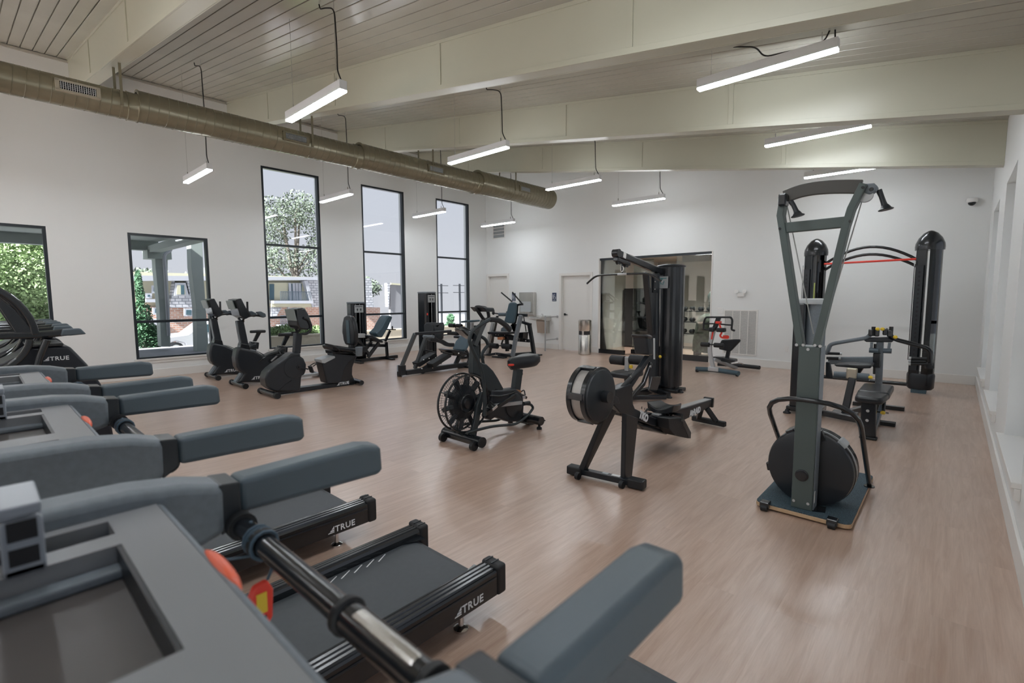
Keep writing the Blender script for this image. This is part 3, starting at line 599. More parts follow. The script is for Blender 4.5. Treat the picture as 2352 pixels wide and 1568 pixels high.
# far block at the second tall window with its shingled end, and the low garage
t = thing('shingled_block', 'grey shingled end of a brick building seen through the second tall window', 'building', (-52, 27.5, -3.0))
obj('mansard', G().prism('x', [(29.245,3.686),(30.949,3.731),(30.983,2.035),(31.158,0.367),(29.127,0.403)], -53, -50), shingm, t); obj('brick_wall', G().prism('x', [(29.126,0.363),(32.239,0.306),(32.135,-2.933),(29.014,-2.746)], -53, -50.4), brickm, t)
obj('roof_fixture', G().box(-50.6, -50.2, 27.5, 27.8, [(30.677,3.804)][0][1], [(30.677,3.804)][0][1]+.4), facia, t)
t = thing('garage_block', 'low white garage with a dark roof edge beyond the second tall window', 'building', (-45, 31, -2.6))
obj('wall', G().prism('x', [(30.137,2.891),(32.693,2.778),(32.542,-2.71),(29.969,-2.555)], -45.3, -45), mat('pale grey garage stucco', (.20, .20, .21), .8), t); obj('roof_edge', G().prism('x', [(30.098,3.04),(32.697,2.933),(32.692,2.739),(30.093,2.875)], -45.4, -44.8), creamm, t); obj('shingle_pier', G().prism('x', [(29.66,3.032),(30.054,3.039),(29.842,0.484),(29.711,0.486)], -45.4, -44.9), shingm, t)
# retaining wall with planting
t = thing('planter_wall', 'tan stucco retaining wall below the tall windows outside', 'wall', (-14.2, 9, -.06))
obj('wall', G().box(-14.3, -14.1, 5.2, 17, -.1, [(6.365,0.367)][0][1]), tanm, t); obj('coping', G().box(-14.33, -14.07, 5.2, 17, [(6.365,0.367)][0][1], [(6.365,0.367)][0][1]+.04), tanm, t)
def leaves(n, centers, size, seed, squash=.5):
    r = random.Random(seed); g = G(); W_ = sum(c[3] for c in centers)
    vs, fs = [], []
    for c in centers:
        for i in range(int(n*c[3]/W_)):
            while True:
                p = V((r.uniform(-1, 1), r.uniform(-1, 1), r.uniform(-1, 1)))
                if .25 < p.length < 1: break
            q = V((c[0]+p.x*c[4], c[1]+p.y*c[5], c[2]+p.z*c[6])); a = V((r.gauss(0, 1), r.gauss(0, 1), r.gauss(0, 1))).normalized(); b = a.cross(V((r.gauss(0, 1), r.gauss(0, 1), r.gauss(0, 1)))).normalized(); s = size*r.uniform(.6, 1.3)
            k = len(vs); vs += [tuple(q-a*s), tuple(q+b*s*squash), tuple(q+a*s), tuple(q-b*s*squash)]; fs.append((k, k+1, k+2, k+3))
    g.add(vs, fs); return g
def leafmat(name, c, v=.45, sc=1.5):
    m = mat(name, c, .7, vary=v, vscale=sc); return m
lf1 = leafmat('bright leaf green', (.21, .30, .13), .5, 1.2); lf2 = leafmat('dusty leaf green', (.11, .14, .10), .6, .8); lf3 = leafmat('deep leaf green', (.05, .13, .06)); bark = mat('grey bark', (.16, .14, .12), .9, bump=.6, bscale=20)
def tree(name, lab, x, y, z0, h, crown, n, size, m, seed, squash=.5):
    t = thing(name, lab, 'tree', (x, y, z0)); cr = leaves(n, crown, size, seed, squash); 
    obj('foliage', cr, m, t)
    g = G(); g.tube([(x, y, z0), (x+.1, y, z0+h*.3), (x, y+.1, z0+h*.6)], h*.03, 8, scales=[1.2, 1, .6])
    r = random.Random(seed)
    for c in crown: g.tube([(x, y, z0+h*r.uniform(.3, .5)), ((x+c[0])/2, (y+c[1])/2, c[2]-c[6]*.4), (c[0], c[1], c[2])], h*.012, 6, scales=[1, .7, .3])
    obj('trunk', g, bark, t); return t
c0 = [(-70.0,29.036,11.345),(-70.0,32.775,12.961),(-70.0,31.074,13.971),(-70.0,29.438,7.193),(-70.0,32.829,6.764),(-70.0,27.359,6.484),(-70.0,28.24,13.023),(-70.0,34.907,9.417)]
tree('broadleaf_tree', 'tall loose broadleaf tree above the apartment roof in the first tall window', -70, c0[2][1], -3, 17, [(-70+((i*37) % 5-2)*.8, p[1], p[2], 1, 3, 2.6, 2.4) for i, p in enumerate(c0)], 7500, .19, lf2, 3)
c0 = [(-24.0,0.875,2.76),(-24.0,1.258,2.18),(-24.0,0.691,1.576),(-24.0,1.592,3.1),(-24.0,1.05,0.671),(-24.0,1.591,1.422),(-24.0,0.053,2.434),(-24.0,-0.047,1.004),(-24.0,1.464,0.345),(-24.0,1.02,3.358)]
tree('broadleaf_tree', 'bright green tree filling the window at the left edge', -24, c0[0][1], -1.2, 7, [(-24+((i*29) % 5-2)*.5, p[1], p[2], 1, 1.4, .95, .95) for i, p in enumerate(c0)], 30000, .065, lf1, 5)
c0 = [(-19.5,3.605,1.555),(-19.5,3.606,0.993),(-19.5,3.616,0.569),(-19.5,3.561,0.217),(-19.5,3.796,0.274),(-19.5,3.585,1.974),(-19.5,3.842,0.055)]
tree('shrub_tree', 'narrow dark green shrub tree at the left side of the short window', -19.5, c0[1][1], -1.0, 2.6, [(-19.5, p[1], p[2], 1, .35, (.10, .28, .33, .36, .3, .07, .3)[i], .42) for i, p in enumerate(c0)], 9000, .045, lf3, 8)
c0 = [(-16.0,6.484,0.426),(-16.0,6.832,0.478),(-16.0,7.189,0.46),(-16.0,7.63,0.394),(-16.0,7.934,0.318),(-16.0,6.24,0.384)]
t = thing('hedge', 'low light green hedge on top of the retaining wall outside', 'hedge', (-15, c0[2][1], .4)); obj('soil_bed', G().box(-16.2, -14.31, c0[0][1]*.95-1.2, c0[4][1]*.95+1.2, -.1, c0[2][2]-.12), bark, t); obj('foliage', leaves(9000, [(-15.2, p[1]*.95, p[2]-.02, 1, .5, .5, .22) for p in c0], .04, 11), lf1, t)
c0 = [(-17.0,14.553,0.528),(-17.0,14.481,0.226),(-17.0,14.347,0.081),(-17.0,14.679,0.115)]
t = thing('young_shrub', 'small young shrub outside the third tall window', 'shrub', (-17, c0[0][1], -.06)); obj('foliage', leaves(2200, [(-17, p[1], p[2], 1, .2, .16, .22) for p in c0], .045, 12), lf3, t); obj('stem', G().cyl((-17, c0[0][1], -.06), (-17, c0[0][1], c0[0][2]), .02, 6), bark, t)
g = leaves(9000, [(-78, y, 3.2, 1, 3, 4, 2.2) for y in (-6, 2, 9, 15, 22, 34, 46)], .32, 13); t = thing('tree_line', 'pale distant line of trees beyond the apartment roofs', 'trees', (-78, 12, -3)); obj('foliage', g, lf2, t)
for i, q in enumerate(([(-40.0,33.022,2.892),(-40.0,32.933,-1.184)], [(-40.0,35.58,2.937),(-40.0,35.501,-1.412)])):
    t = thing('utility_pole', ('left' if i == 0 else 'right')+' thin utility pole seen through the third tall window', 'pole', (-40, q[0][1], -2.6)); y = q[0][1]
    obj('pole', G().cyl((-40, y, -2.6), (-40, y, q[0][2]), .11, 8), satin, t)
    for z in (.15, .9): obj('crossarm', G().box(-40.05, -39.95, y-.9, y+.9, q[0][2]-z-.06, q[0][2]-z), satin, t)
# parked white car, only its front half shows
cy = [(-29.0,6.678,-0.8)][0][1]
t = thing('parked_car', 'white car parked beyond the porch columns outside the short window', 'car', (-29, cy+1.3, -1.42)); zc0 = -1.42
whc = mat('white car paint', (.42, .42, .45), .25, coat=.5)
obj('body', G().prism('x', [(cy-.75, zc0+.35), (cy-.72, zc0+.80), (cy-.45, zc0+.98), (cy+.55, zc0+1.08), (cy+1.25, zc0+1.62), (cy+3.1, zc0+1.66), (cy+3.7, zc0+1.12), (cy+3.85, zc0+.9), (cy+3.85, zc0+.35), (cy+3.35, zc0+.3), (cy+3.2, zc0+.62), (cy+2.8, zc0+.72), (cy+2.4, zc0+.62), (cy+2.25, zc0+.3), (cy+.52, zc0+.3), (cy+.38, zc0+.62), (cy, zc0+.74), (cy-.38, zc0+.62), (cy-.5, zc0+.3)], -30.7, -29), whc, t, bev=.06, seg=3)
obj('side_window', G().prism('x', [(cy+.85, zc0+1.12), (cy+1.32, zc0+1.52), (cy+2.0, zc0+1.56), (cy+2.0, zc0+1.12)], -29.02, -28.985), darkwin, t); obj('side_window', G().prism('x', [(cy+2.08, zc0+1.12), (cy+2.08, zc0+1.56), (cy+3.0, zc0+1.56), (cy+3.4, zc0+1.12)], -29.02, -28.985), darkwin, t)
for yy in (cy, cy+2.8):
    w_ = obj('wheel', G().lathe((-29.2, yy, zc0+.35), (1, 0, 0), [(0, .28), (.02, .35), (.2, .35), (.22, .28)], 24), rubber, t); obj('rim', G().lathe((-28.99, yy, zc0+.35), (1, 0, 0), [(0, .22), (.015, .22), (.02, .12)], 20), silver, w_)
obj('wing_mirror', G().obb((-28.9, cy+.95, zc0+1.16), (.12, .1, .13)), satin, t, bev=.02)

# ================================================================ TREADMILLS
def plate(g, x0, x1, y0, y1, z0, z1, holes):      # flat plate with rectangular openings (xa, xb, ya, yb)
    xs = sorted({x0, x1} | {h[0] for h in holes} | {h[1] for h in holes})
    for a, b in zip(xs, xs[1:]):
        hs = sorted([h for h in holes if h[0] <= a and h[1] >= b], key=lambda h: h[2]); y = y0
        for h in hs:
            if h[2] > y: g.box(a, b, y, h[2], z0, z1)
            y = h[3]
        g.box(a, b, y, y1, z0, z1)
    return g
holdm = mat('pale blue grey plastic', (.30, .33, .37), .35)
def make_treadmill(cx, lab, grp):
    t = thing('treadmill', lab, 'treadmill', (cx, .5, 0), grp)
    for s in (-1, 1):
        def sx(a): return cx + s*a
        prof = [(sx(.345), .095), (sx(.345), .205), (sx(.338), .213), (sx(.332), .205), (sx(.325), .219), (sx(.312), .219), (sx(.309), .212), (sx(.303), .222), (sx(.291), .222), (sx(.288), .215), (sx(.282), .224), (sx(.268), .224), (sx(.265), .217), (sx(.259), .222), (sx(.247), .218), (sx(.240), .205), (sx(.238), .16), (sx(.27), .095)]
        r = obj('side_rail', G().prism('y', prof, -.45, 1.545), satin, t)
        obj('rail_strip', G().box(min(sx(.3455), sx(.349)), max(sx(.3455), sx(.349)), -.45, 1.54, .178, .186), plast, r)
        c = obj('end_cap', G().box(min(sx(.236), sx(.352)), max(sx(.236), sx(.352)), 1.547, 1.606, .088, .231), rubber, t, bev=.014, seg=3)
        g = G(); 
        for a in (.262, .30): g.box(min(sx(a), sx(a+.006)), max(sx(a), sx(a+.006)), 1.55, 1.60, .230, .234)
        obj('cap_rib', g, plast, c)
        obj('belt_guard', G().prism('z', [(sx(.245), 1.40), (sx(.20), 1.50), (sx(.19), 1.545), (sx(.245), 1.547)], .181, .187), satin, t)
        for y in (1.36, -.2):
            f = obj('levelling_foot', G().lathe((sx(.30), y, 0), (0, 0, 1), [(0, .032), (.012, .034), (.018, .026), (.024, .012), (.1, .010)], 20), chrome, t)
        obj('upright', G().rect([(sx(.39), -.42, .12), (sx(.39), -.30, .6), (sx(.37), -.16, 1.04)], .05, .11, True), satin, t, bev=.01)
        obj('arm_panel', G().prism('x', [(.297, 1.127), (.231, 1.146), (.152, 1.157), (.0, 1.160), (-.2, 1.15), (-.3, 1.09), (-.28, 1.02), (-.1, 1.005), (.05, 1.012), (.182, 1.016), (.249, 1.020), (.295, 1.034)], min(sx(.33), sx(.415)), max(sx(.33), sx(.415))), greyp, t, bev=.016, seg=3)
        obj('arm_collar', G().prism('x', [(.285, 1.130), (.321, 1.126), (.321, 1.054), (.285, 1.030)], min(sx(.333), sx(.4135)), max(sx(.333), sx(.4135))), plast, t, bev=.004)
        obj('hand_pad', G().prism('x', [(.323, 1.126), (.60, 1.130), (.636, 1.122), (.645, 1.112), (.648, 1.060), (.640, 1.048), (.323, 1.056)], min(sx(.346), sx(.412)), max(sx(.346), sx(.412))), padm, t, bev=.013, seg=4)
    belt = obj('belt', G().prism('x', [(-.45, .178), (1.49, .178), (1.525, .165), (1.54, .14), (1.525, .115), (1.49, .10), (-.45, .10)], cx-.237, cx+.237), mat('grey running belt', (.060, .068, .076), .5, bump=.4, bscale=900, vary=.06, vscale=40), t)
    for k in range(5):
        y = 1.02+k*.066; obj('belt_mark', G().add([(cx-.262+.005, y, .1785), (cx-.262+.013, y-.003, .1785), (cx-.262-.045+.075, y+.0, .1785)][:0] or [(cx-.222, y+.035, .179), (cx-.226, y+.030, .179), (cx-.190, y-.032, .179), (cx-.186, y-.027, .179)], [(0, 1, 2, 3)]), whitel, belt)
    obj('motor_hood', G().prism('x', [(-.45, .10), (-.45, .22), (-.55, .27), (-.9, .28), (-1.0, .22), (-1.02, .08)], cx-.40, cx+.40), plast, t, bev=.03, seg=3)
    # console shelf with cup slots and a large tray
    sh = obj('console_shelf', plate(G(), cx-.332, cx+.332, -.28, .186, 1.095, 1.128, [(cx-.305, cx-.245, -.06, .118), (cx-.20, cx+.115, -.22, .118), (cx+.20, cx+.27, -.06, .118)]), bronze, t)
    obj('shelf_lip', G().prism('x', [(.187, 1.128), (.196, 1.122), (.205, 1.09), (.16, 1.03), (.14, 1.03), (.187, 1.09)], cx-.332, cx+.332), greyp, sh, bev=.004)
    obj('shelf_underside', G().prism('x', [(-.28, 1.02), (.138, 1.03), (.158, 1.05), (-.28, 1.05)], cx-.332, cx+.332), plast, sh)
    for a, b, yb in ((-.305, -.245, -.06), (.20, .27, -.06)): obj('cup_well', G().box(cx+a, cx+b, yb, .118, 1.052, 1.06), bluev, sh)
    obj('shelf_edge', G().box(cx-.20, cx+.115, .112, .118, 1.09, 1.127), plast, sh); obj('tray_floor', G().box(cx-.20, cx+.115, -.22, .118, 1.082, 1.09), mat('brown grey tray', (.075, .066, .062), .4, bump=.2, bscale=500), sh)
    obj('tray_ledge', G().box(cx-.20, cx-.17, -.22, .118, 1.09, 1.104), greyp, sh, bev=.004)
    obj('stop_button', G().ell((cx-.04, .197, 1.115), (.072, .012, .016)), mat('orange red plastic', (.85, .13, .05), .3), t)
    # hand bar between the arms with sensor grip
    obj('hand_bar', G().cyl((cx-.335, .315, 1.044), (cx+.335, .315, 1.044), .0185), satin, t)
    for a in (-.335, .335):
        obj('bar_collar', G().cyl((cx+a, .315, 1.044), (cx+a*.93, .315, 1.044), .026), rubber, t)
    gr = obj('sensor_grip', G().cyl((cx+.075, .315, 1.044), (cx+.26, .315, 1.044), .0215), satin, t)
    obj('sensor_plate', G().prism('y', [(0, 0)]*0 or [(cx+.10, 1.0445), (cx+.24, 1.0445), (cx+.24, 1.066), (cx+.10, 1.066)], .302, .326), steel, gr, bev=.008)
    for a in (.075, .26, .285, -.22): obj('grip_ring', G().lathe((cx+a-.008, .315, 1.044), (1, 0, 0), [(0, .022), (.003, .0265), (.013, .0265), (.016, .022)]), rubber, gr)
    # safety key on a coiled cord
    kx = cx-.235
    ky = obj('safety_key', G().prism('x', [(.300, .965), (.324, .968), (.334, .945), (.331, .895), (.317, .868), (.306, .868), (.293, .895), (.290, .945)], kx-.006, kx+.006), redm, t, bev=.005, seg=3)
    obj('key_label', G().box(kx-.0075, kx+.0075, .303, .321, .91, .948), yelm, ky); obj('key_slot', G().box(kx-.0072, kx+.0072, .305, .319, .898, .904), dark, ky)
    g = G(); pts = []
    for i in range(46): q = i*2*PI/12; pts.append((kx-.012+i*.0009, .315+.024*math.cos(q), 1.044+.024*math.sin(q)))
    g.tube(pts, .0032, 6, curve=False); g.tube([(kx+.02, .338, 1.03), (kx+.012, .335, 1.0), (kx, .326, .966)], .003, 6); g.tube([(kx-.012, .338, 1.04), (kx-.035, .33, 1.0), (kx-.07, .26, 1.0), (kx-.075, .20, 1.06)], .003, 6)
    g.tube([(cx-.318, .335, 1.05), (cx-.325, .345, 1.0), (cx-.31, .345, .96), (cx-.29, .33, .99), (cx-.28, .318, 1.065)], .003, 6)
    obj('safety_cord', g, mat('blue grey cord', (.05, .09, .13), .5), t)
    # display on its mount
    m_ = obj('display_mount', G().prism('y', [(cx-.20, 1.128), (cx-.12, 1.20), (cx-.14, 1.30), (cx+.14, 1.30), (cx+.12, 1.20), (cx+.20, 1.128), (cx+.15, 1.128), (cx+.07, 1.2), (cx-.07, 1.2), (cx-.15, 1.128)], -.16, -.10), silver, t, bev=.01)
    d = obj('display', G().obb((cx, -.19, 1.44), (.52, .04, .32), (1, 0, 0), -.35), satin, t, bev=.012)
    obj('screen', G().obb((cx, -.166, 1.447), (.46, .006, .26), (1, 0, 0), -.35), mat('dark screen glass', (.01, .012, .015), .08), d)
    hb = obj('device_holder', G().obb((cx-.245, .035, 1.17), (.10, .012, .012), (0, 0, 1), 0), holdm, t, bev=.004)
    for (x0, x1, z0, z1) in ((-.30, -.285, 1.128, 1.215), (-.205, -.19, 1.128, 1.2), (-.30, -.19, 1.205, 1.22), (-.30, -.19, 1.128, 1.14)): obj('holder_rail', G().box(cx+x0, cx+x1, .0, .04, z0, z1), holdm, hb, bev=.003)
    for (z0, z1) in ((1.143, 1.165), (1.175, 1.20)): obj('holder_slot', G().box(cx-.1905, cx-.1885, .006, .034, z0, z1), dark, hb)
    true_logo((cx+.3455, 1.285, .112), (0, 1, 0), (0, 0, 1), .040, t)
    obj('cross_frame', G().box(cx-.27, cx+.27, 1.42, 1.46, .10, .12), satin, t)
    return t
tm = make_treadmill(-.67, 'nearest treadmill, its grey console filling the lower left corner', 'treadmills in a row')
dup(tm, -1.18, 0, 'middle treadmill, its dark belt and end caps below the long handle pads')
dup(tm, -2.29, 0, 'farthest treadmill of the row, partly hidden behind the middle one')

# ================================================================ ELLIPTICAL TRAINERS, far left
def make_elliptical(X, lab):
    t = thing('elliptical_trainer', lab, 'elliptical', (X, .2, 0), 'elliptical trainers'); A = X; B_ = X-.62
    for s, x in ((1, A), (-1, B_)):
        obj('hand_rail', G().rect([(x, -.5, 1.19), (x, .10, 1.205), (x, .34, 1.20), (x, .50, 1.212)], .045, .055, True), satin, t, bev=.014)
        obj('rail_tip', G().prism('x', [(.44, 1.185), (.455, 1.238), (.565, 1.240), (.60, 1.19), (.505, 1.183)], x-.032, x+.032), padm, t, bev=.012, seg=3)
        obj('curved_upright', G().rect(arc((x, -.10, 1.18), .40, 2, 92, 10, 'x', .44)+[(x, -.35, 1.58)], .05, .05), satin, t, bev=.012)
        obj('brace_panel', G().prism('x', [(.30, 1.21), (.20, 1.40), (.05, 1.57), (-.02, 1.57), (.12, 1.42), (.20, 1.21)], x-.018, x+.018), plast, t, bev=.006)
        obj('lower_loop', G().rect(arc((x, -.15, 1.20), .42, -5, -85, 8, 'x', .32)+[(x, -.5, .87)], .04, .045), satin, t, bev=.01)
        obj('swing_arm', G().tube([(x+s*.03, .36, 1.16), (x+s*.03, .30, 1.0), (x+s*.05, .2, .5), (x+s*.05, .1, .25)], .025), satin, t)
        obj('foot_beam', G().rect([(x-s*.12, .25, .3), (x-s*.12, -.9, .28)], .06, .08), satin, t, bev=.01)
        obj('pedal', G().box(x-s*.12-.09, x-s*.12+.09, -.75, -.35, .325, .36), rubber, t, bev=.015)
    h = obj('drive_housing', G().prism('x', [(.42, 1.10), (.50, 1.09), (.545, 1.02), (.60, .93), (.70, .70), (.74, .2), (.70, .08), (-.1, .08), (-.1, .82), (.05, .96), (.20, 1.04), (.27, 1.10)], B_+.07, A-.06), mat('deep navy black plastic', (.008, .011, .018), .35), t, bev=.02, seg=3)
    obj('housing_cap', G().box(B_+.05, A-.04, .25, .46, 1.10, 1.122), satin, h, bev=.006)
    true_logo((A-.0595, .335, .985), (0, 1, 0), (0, 0, 1), .036, t)
    obj('base_frame', G().box(B_+.1, A-.1, -1.0, .75, 0, .08), satin, t); 
    for y in (-1.0, .72): obj('stabilizer', G().cyl((B_, y, .03), (A, y, .03), .03), satin, t)
    return t
el = make_elliptical(-5.3, 'nearest black elliptical trainer at the left edge, its handrail tip farthest right')
dup(el, -1.15, .03, 'second elliptical trainer from the camera, behind the nearest one')
dup(el, -2.2, .04, 'third elliptical trainer, nearest to the left wall')

# ================================================================ UPRIGHT BIKES
mesh_grey = mat('grey green display back', (.20, .23, .22), .4)
def make_upright():
    X = -8.82; t = thing('upright_bike', 'black upright exercise bike in the middle of the three bikes', 'exercise bike', (X, 3.6, 0), 'upright exercise bikes')
    xs = X+.11
    shell = obj('shell', G().prism('x', [(2.884,0.672),(2.847,0.616),(2.822,0.487),(2.834,0.347),(2.868,0.281),(2.949,0.222),(2.84,0.089),(3.273,0.041),(3.406,0.065),(3.503,0.171),(3.629,0.409),(3.656,0.622),(3.559,0.615),(3.492,0.551),(3.393,0.533),(3.287,0.485),(3.176,0.56),(3.118,0.597),(3.034,0.624)], X-.11, xs), plast, t, bev=.035, seg=4)
    obj('side_arch', G().sweep([(-8.7,3.164,0.383),(-8.7,3.234,0.448),(-8.7,3.318,0.49),(-8.7,3.416,0.51),(-8.7,3.529,0.53),(-8.7,3.623,0.529)], [(-.012, 0), (0, .01), (.012, 0), (0, -.01)]), satin, shell)
    obj('shell_top_trim', G().sweep([(-8.8,3.065,0.612),(-8.8,3.157,0.588),(-8.8,3.249,0.537),(-8.8,3.321,0.478)], [(-.05, 0), (0, .008), (.05, 0)]), greyp, shell)
    obj('front_foot', G().prism('x', [(2.912,0.236),(2.986,0.227),(2.894,0.079),(2.812,0.097)], X-.05, X+.06), greyp, t, bev=.006)
    obj('front_stabilizer', G().cyl((X-.28, 2.88, .05), (X+.28, 2.88, .05), .038), satin, t)
    for s in (-1, 1): obj('transport_wheel', G().cyl((X+s*.27, 2.88, .045), (X+s*.33, 2.88, .045), .045), rubber, t)
    obj('rear_stabilizer', G().cyl((X-.25, 4.28, .04), (X+.25, 4.28, .04), .035), satin, t); obj('floor_rail', G().box(X-.05, X+.05, 2.9, 4.27, .03, .075), silver, t)
    nk = [(2.911,0.656),(3.067,0.612),(3.047,0.727),(2.996,1.109),(2.893,1.106),(2.912,0.918),(2.932,0.756)]
    obj('column', G().prism('x', nk, X-.06, X+.06), plast, t, bev=.015, seg=3); obj('column_collar', G().prism('x', [(2.909,0.66),(3.069,0.609),(3.053,0.698),(2.931,0.735)], X-.075, X+.075), satin, t, bev=.008)
    dp = [(2.845,1.457),(2.931,1.477),(3.06,1.176),(2.981,1.136),(2.894,1.195)]
    d = obj('display', G().prism('x', dp, X-.19, X+.19), satin, t, bev=.012)
    q = [(2.841,1.44),(2.901,1.202)]; c0_, c1_ = V((X, q[0][0]-.035, q[0][1])), V((X, q[1][0]-.03, q[1][1]))
    obj('display_back', G().rect([c0_, c0_.lerp(c1_, .6)], .30, .014), mesh_grey, d, bev=.004)
    for s in (-1, 1):
        obj('handlebar', G().tube([(X+s*.03, nk[3][0], nk[3][1]-.02)] + [(X+s*a, p[0], p[1]) for a, p in zip((.12, .18, .20, .20), [(2.963,1.142),(3.042,1.188),(3.147,1.192),(3.252,1.172)])], .018), satin, t)
        obj('horn_grip', G().tube([(X+s*.18, p[0], p[1]) for p in [(3.051,1.208),(3.017,1.264),(3.02,1.422)]], .016), rubber, t)
        ep = [(3.143,1.25),(3.209,1.257),(3.281,1.216),(3.285,1.166),(3.237,1.15),(3.174,1.205)]
        obj('elbow_pad', G().prism('x', ep, X+s*.20-.045, X+s*.20+.045), padm, t, bev=.012, seg=3)
    ps = [(3.694,0.825),(3.775,0.821),(3.668,0.636),(3.606,0.641)]
    obj('seat_post', G().prism('x', ps, X-.022, X+.022), satin, t, bev=.005); obj('post_sleeve', G().prism('x', [(3.555,0.645),(3.707,0.615),(3.686,0.485),(3.543,0.527)], X-.055, X+.055), plast, t, bev=.012)
    sd = [(3.56,0.893),(3.836,0.858),(3.839,0.823),(3.768,0.821),(3.68,0.841),(3.58,0.872)]
    y0, y1 = sd[0][0], sd[1][0]; zt = sd[1][1]
    g = G(); g.prism('z', [(X-.02, y0), (X+.02, y0), (X+.05, y0+.10), (X+.11, y1-.12), (X+.11, y1-.02), (X+.06, y1), (X-.06, y1), (X-.11, y1-.02), (X-.11, y1-.12), (X-.05, y0+.10)], zt-.055, zt); obj('saddle', g, vinyl, t, bev=.02, seg=4)
    k = [(-8.86,3.585,0.617)][0]; obj('adjust_knob', G().cyl((X+.05, k[1], k[2]), (X+.10, k[1], k[2]), .02, 8), rubber, t)
    cr = [(3.369,0.399)][0]
    obj('crank_hub', G().cyl((X-.13, cr[0], cr[1]), (X+.13, cr[0], cr[1]), .035), satin, t)
    for s in (-1, 1):
        a = (X+s*.14, cr[0], cr[1]); b = (X+s*.15, cr[0]+s*.12, cr[1]+s*.10); obj('crank_arm', G().rect([a, b], .03, .018), silver, t); pd = obj('pedal', G().obb((X+s*.20, b[1], b[2]), (.10, .09, .03)), rubber, t, bev=.006); obj('pedal_strap', G().tube([(X+s*.16, b[1], b[2]+.02), (X+s*.2, b[1]-.01, b[2]+.07), (X+s*.25, b[1], b[2]+.02)], .008, 6), rubber, pd)
    lp = [(-8.705,3.046,0.109)][0]; true_logo((xs+.002, lp[1], lp[2]), (0, 1, 0), (0, 0, 1), .055, t)
    return t
ub = make_upright()
dup(ub, -1.26, -.02, 'black upright exercise bike farthest left, beside the short window')

# ================================================================ RECUMBENT BIKE
X = -7.62; xs = X+.12
t = thing('recumbent_bike', 'black recumbent exercise bike with a padded backrest, nearest of the three bikes', 'exercise bike', (X, 3.7, 0))
sh = obj('drive_shell', G().prism('x', [(2.884,0.117),(2.827,0.175),(2.814,0.283),(2.846,0.373),(2.904,0.429),(2.986,0.483),(3.125,0.564),(3.223,0.632),(3.358,0.627),(3.358,0.574),(3.406,0.531),(3.442,0.435),(3.433,0.343),(3.409,0.28),(3.362,0.266),(3.353,0.207),(3.329,0.026),(2.942,0.08)], X-.12, xs), plast, t, bev=.03, seg=4)
obj('shell_seam', G().sweep([(-7.498,3.003,0.087),(-7.498,3.093,0.164),(-7.498,3.197,0.215)], [(-.003, 0), (0, .003), (.003, 0), (0, -.003)]), satin, sh)
obj('round_cover', G().lathe(V([(-7.5,3.258,0.409)][0])-V((.004, 0, 0)), (1, 0, 0), [(0, .17), (.012, .165), (.016, .12)], 28), plast, sh)
obj('front_stabilizer', G().cyl((X-.27, 2.9, .05), (X+.27, 2.9, .05), .040), satin, t)
for s in (-1, 1): obj('transport_wheel', G().cyl((X+s*.26, 2.9, .045), (X+s*.33, 2.9, .045), .045), rubber, t)
rl = [(2.974,0.072),(3.009,0.018),(4.29,-0.009),(4.261,0.044),(3.826,0.069),(3.357,0.075)]
obj('main_rail', G().prism('x', rl, X-.07, X+.07), plast, t, bev=.008); obj('rail_underside', G().rect([(-7.6,3.053,-0.001),(-7.6,4.318,-0.027)], .10, .018), silver, t)
col = [(3.295,0.622),(3.392,0.608),(3.432,0.924),(3.325,0.936)]
obj('column', G().prism('x', col, X-.05, X+.05), plast, t, bev=.014, seg=3)
d = obj('display', G().prism('x', [(3.305,1.313),(3.43,1.33),(3.485,1.23),(3.551,1.042),(3.467,0.98),(3.343,1.0),(3.307,1.073)], X-.19, X+.17), satin, t, bev=.02, seg=3)
q = [(-7.62,3.298,1.306),(-7.62,3.336,1.13)]; obj('display_back', G().rect([V(q[0])-V((0, .035, 0)), V(q[1])-V((0, .035, 0))], .32, .014), mesh_grey, d, bev=.004)
obj('reading_rack', G().tube([(X-.12, p[0], p[1]) for p in [(3.319,1.053),(3.402,0.997),(3.426,0.943)]], .02), satin, d)
for s in (-1, 1): obj('front_handle', G().tube([(X+s*.18, p[0], p[1]) for p in [(3.398,1.172),(3.469,1.143),(3.514,1.037),(3.502,0.972),(3.433,0.921),(3.361,0.928)]], .02), rubber, t)
cr = [(3.313,0.408)][0]; obj('crank_hub', G().cyl((X-.14, cr[0], cr[1]), (X+.14, cr[0], cr[1]), .035), satin, t)
pe = [(3.444,0.367),(3.17,0.456)]
for s, e_ in ((1, pe[0]), (-1, (2*cr[0]-pe[0][0], 2*cr[1]-pe[0][1]))):
    obj('crank_arm', G().rect([(X+s*.15, cr[0], cr[1]), (X+s*.16, e_[0], e_[1])], .034, .02), plast, t); pd = obj('pedal', G().obb((X+s*.22, e_[0]+.02, e_[1]), (.11, .03, .11), (1, 0, 0), .3), rubber, t, bev=.008)
    obj('pedal_cage', G().tube([(X+s*.17, e_[0]+.03, e_[1]+.05), (X+s*.17, e_[0]+.10, e_[1]+.09), (X+s*.27, e_[0]+.10, e_[1]+.09), (X+s*.27, e_[0]+.03, e_[1]+.05)], .008, 6), rubber, pd)
obj('rear_housing', G().prism('x', [(3.692,0.469),(3.77,0.088),(4.171,0.048),(4.272,0.053),(4.225,0.181),(4.234,0.308),(4.28,0.403),(4.326,0.492),(4.282,0.546),(3.893,0.594),(3.912,0.512)], X-.12, xs), plast, t, bev=.02, seg=3)
obj('rear_inset', G().prism('x', [(4.012,0.094),(4.17,0.059),(4.239,0.057),(4.213,0.182),(4.225,0.309),(4.286,0.474),(4.152,0.402),(4.057,0.272)], xs-.004, xs+.002), satin, t)
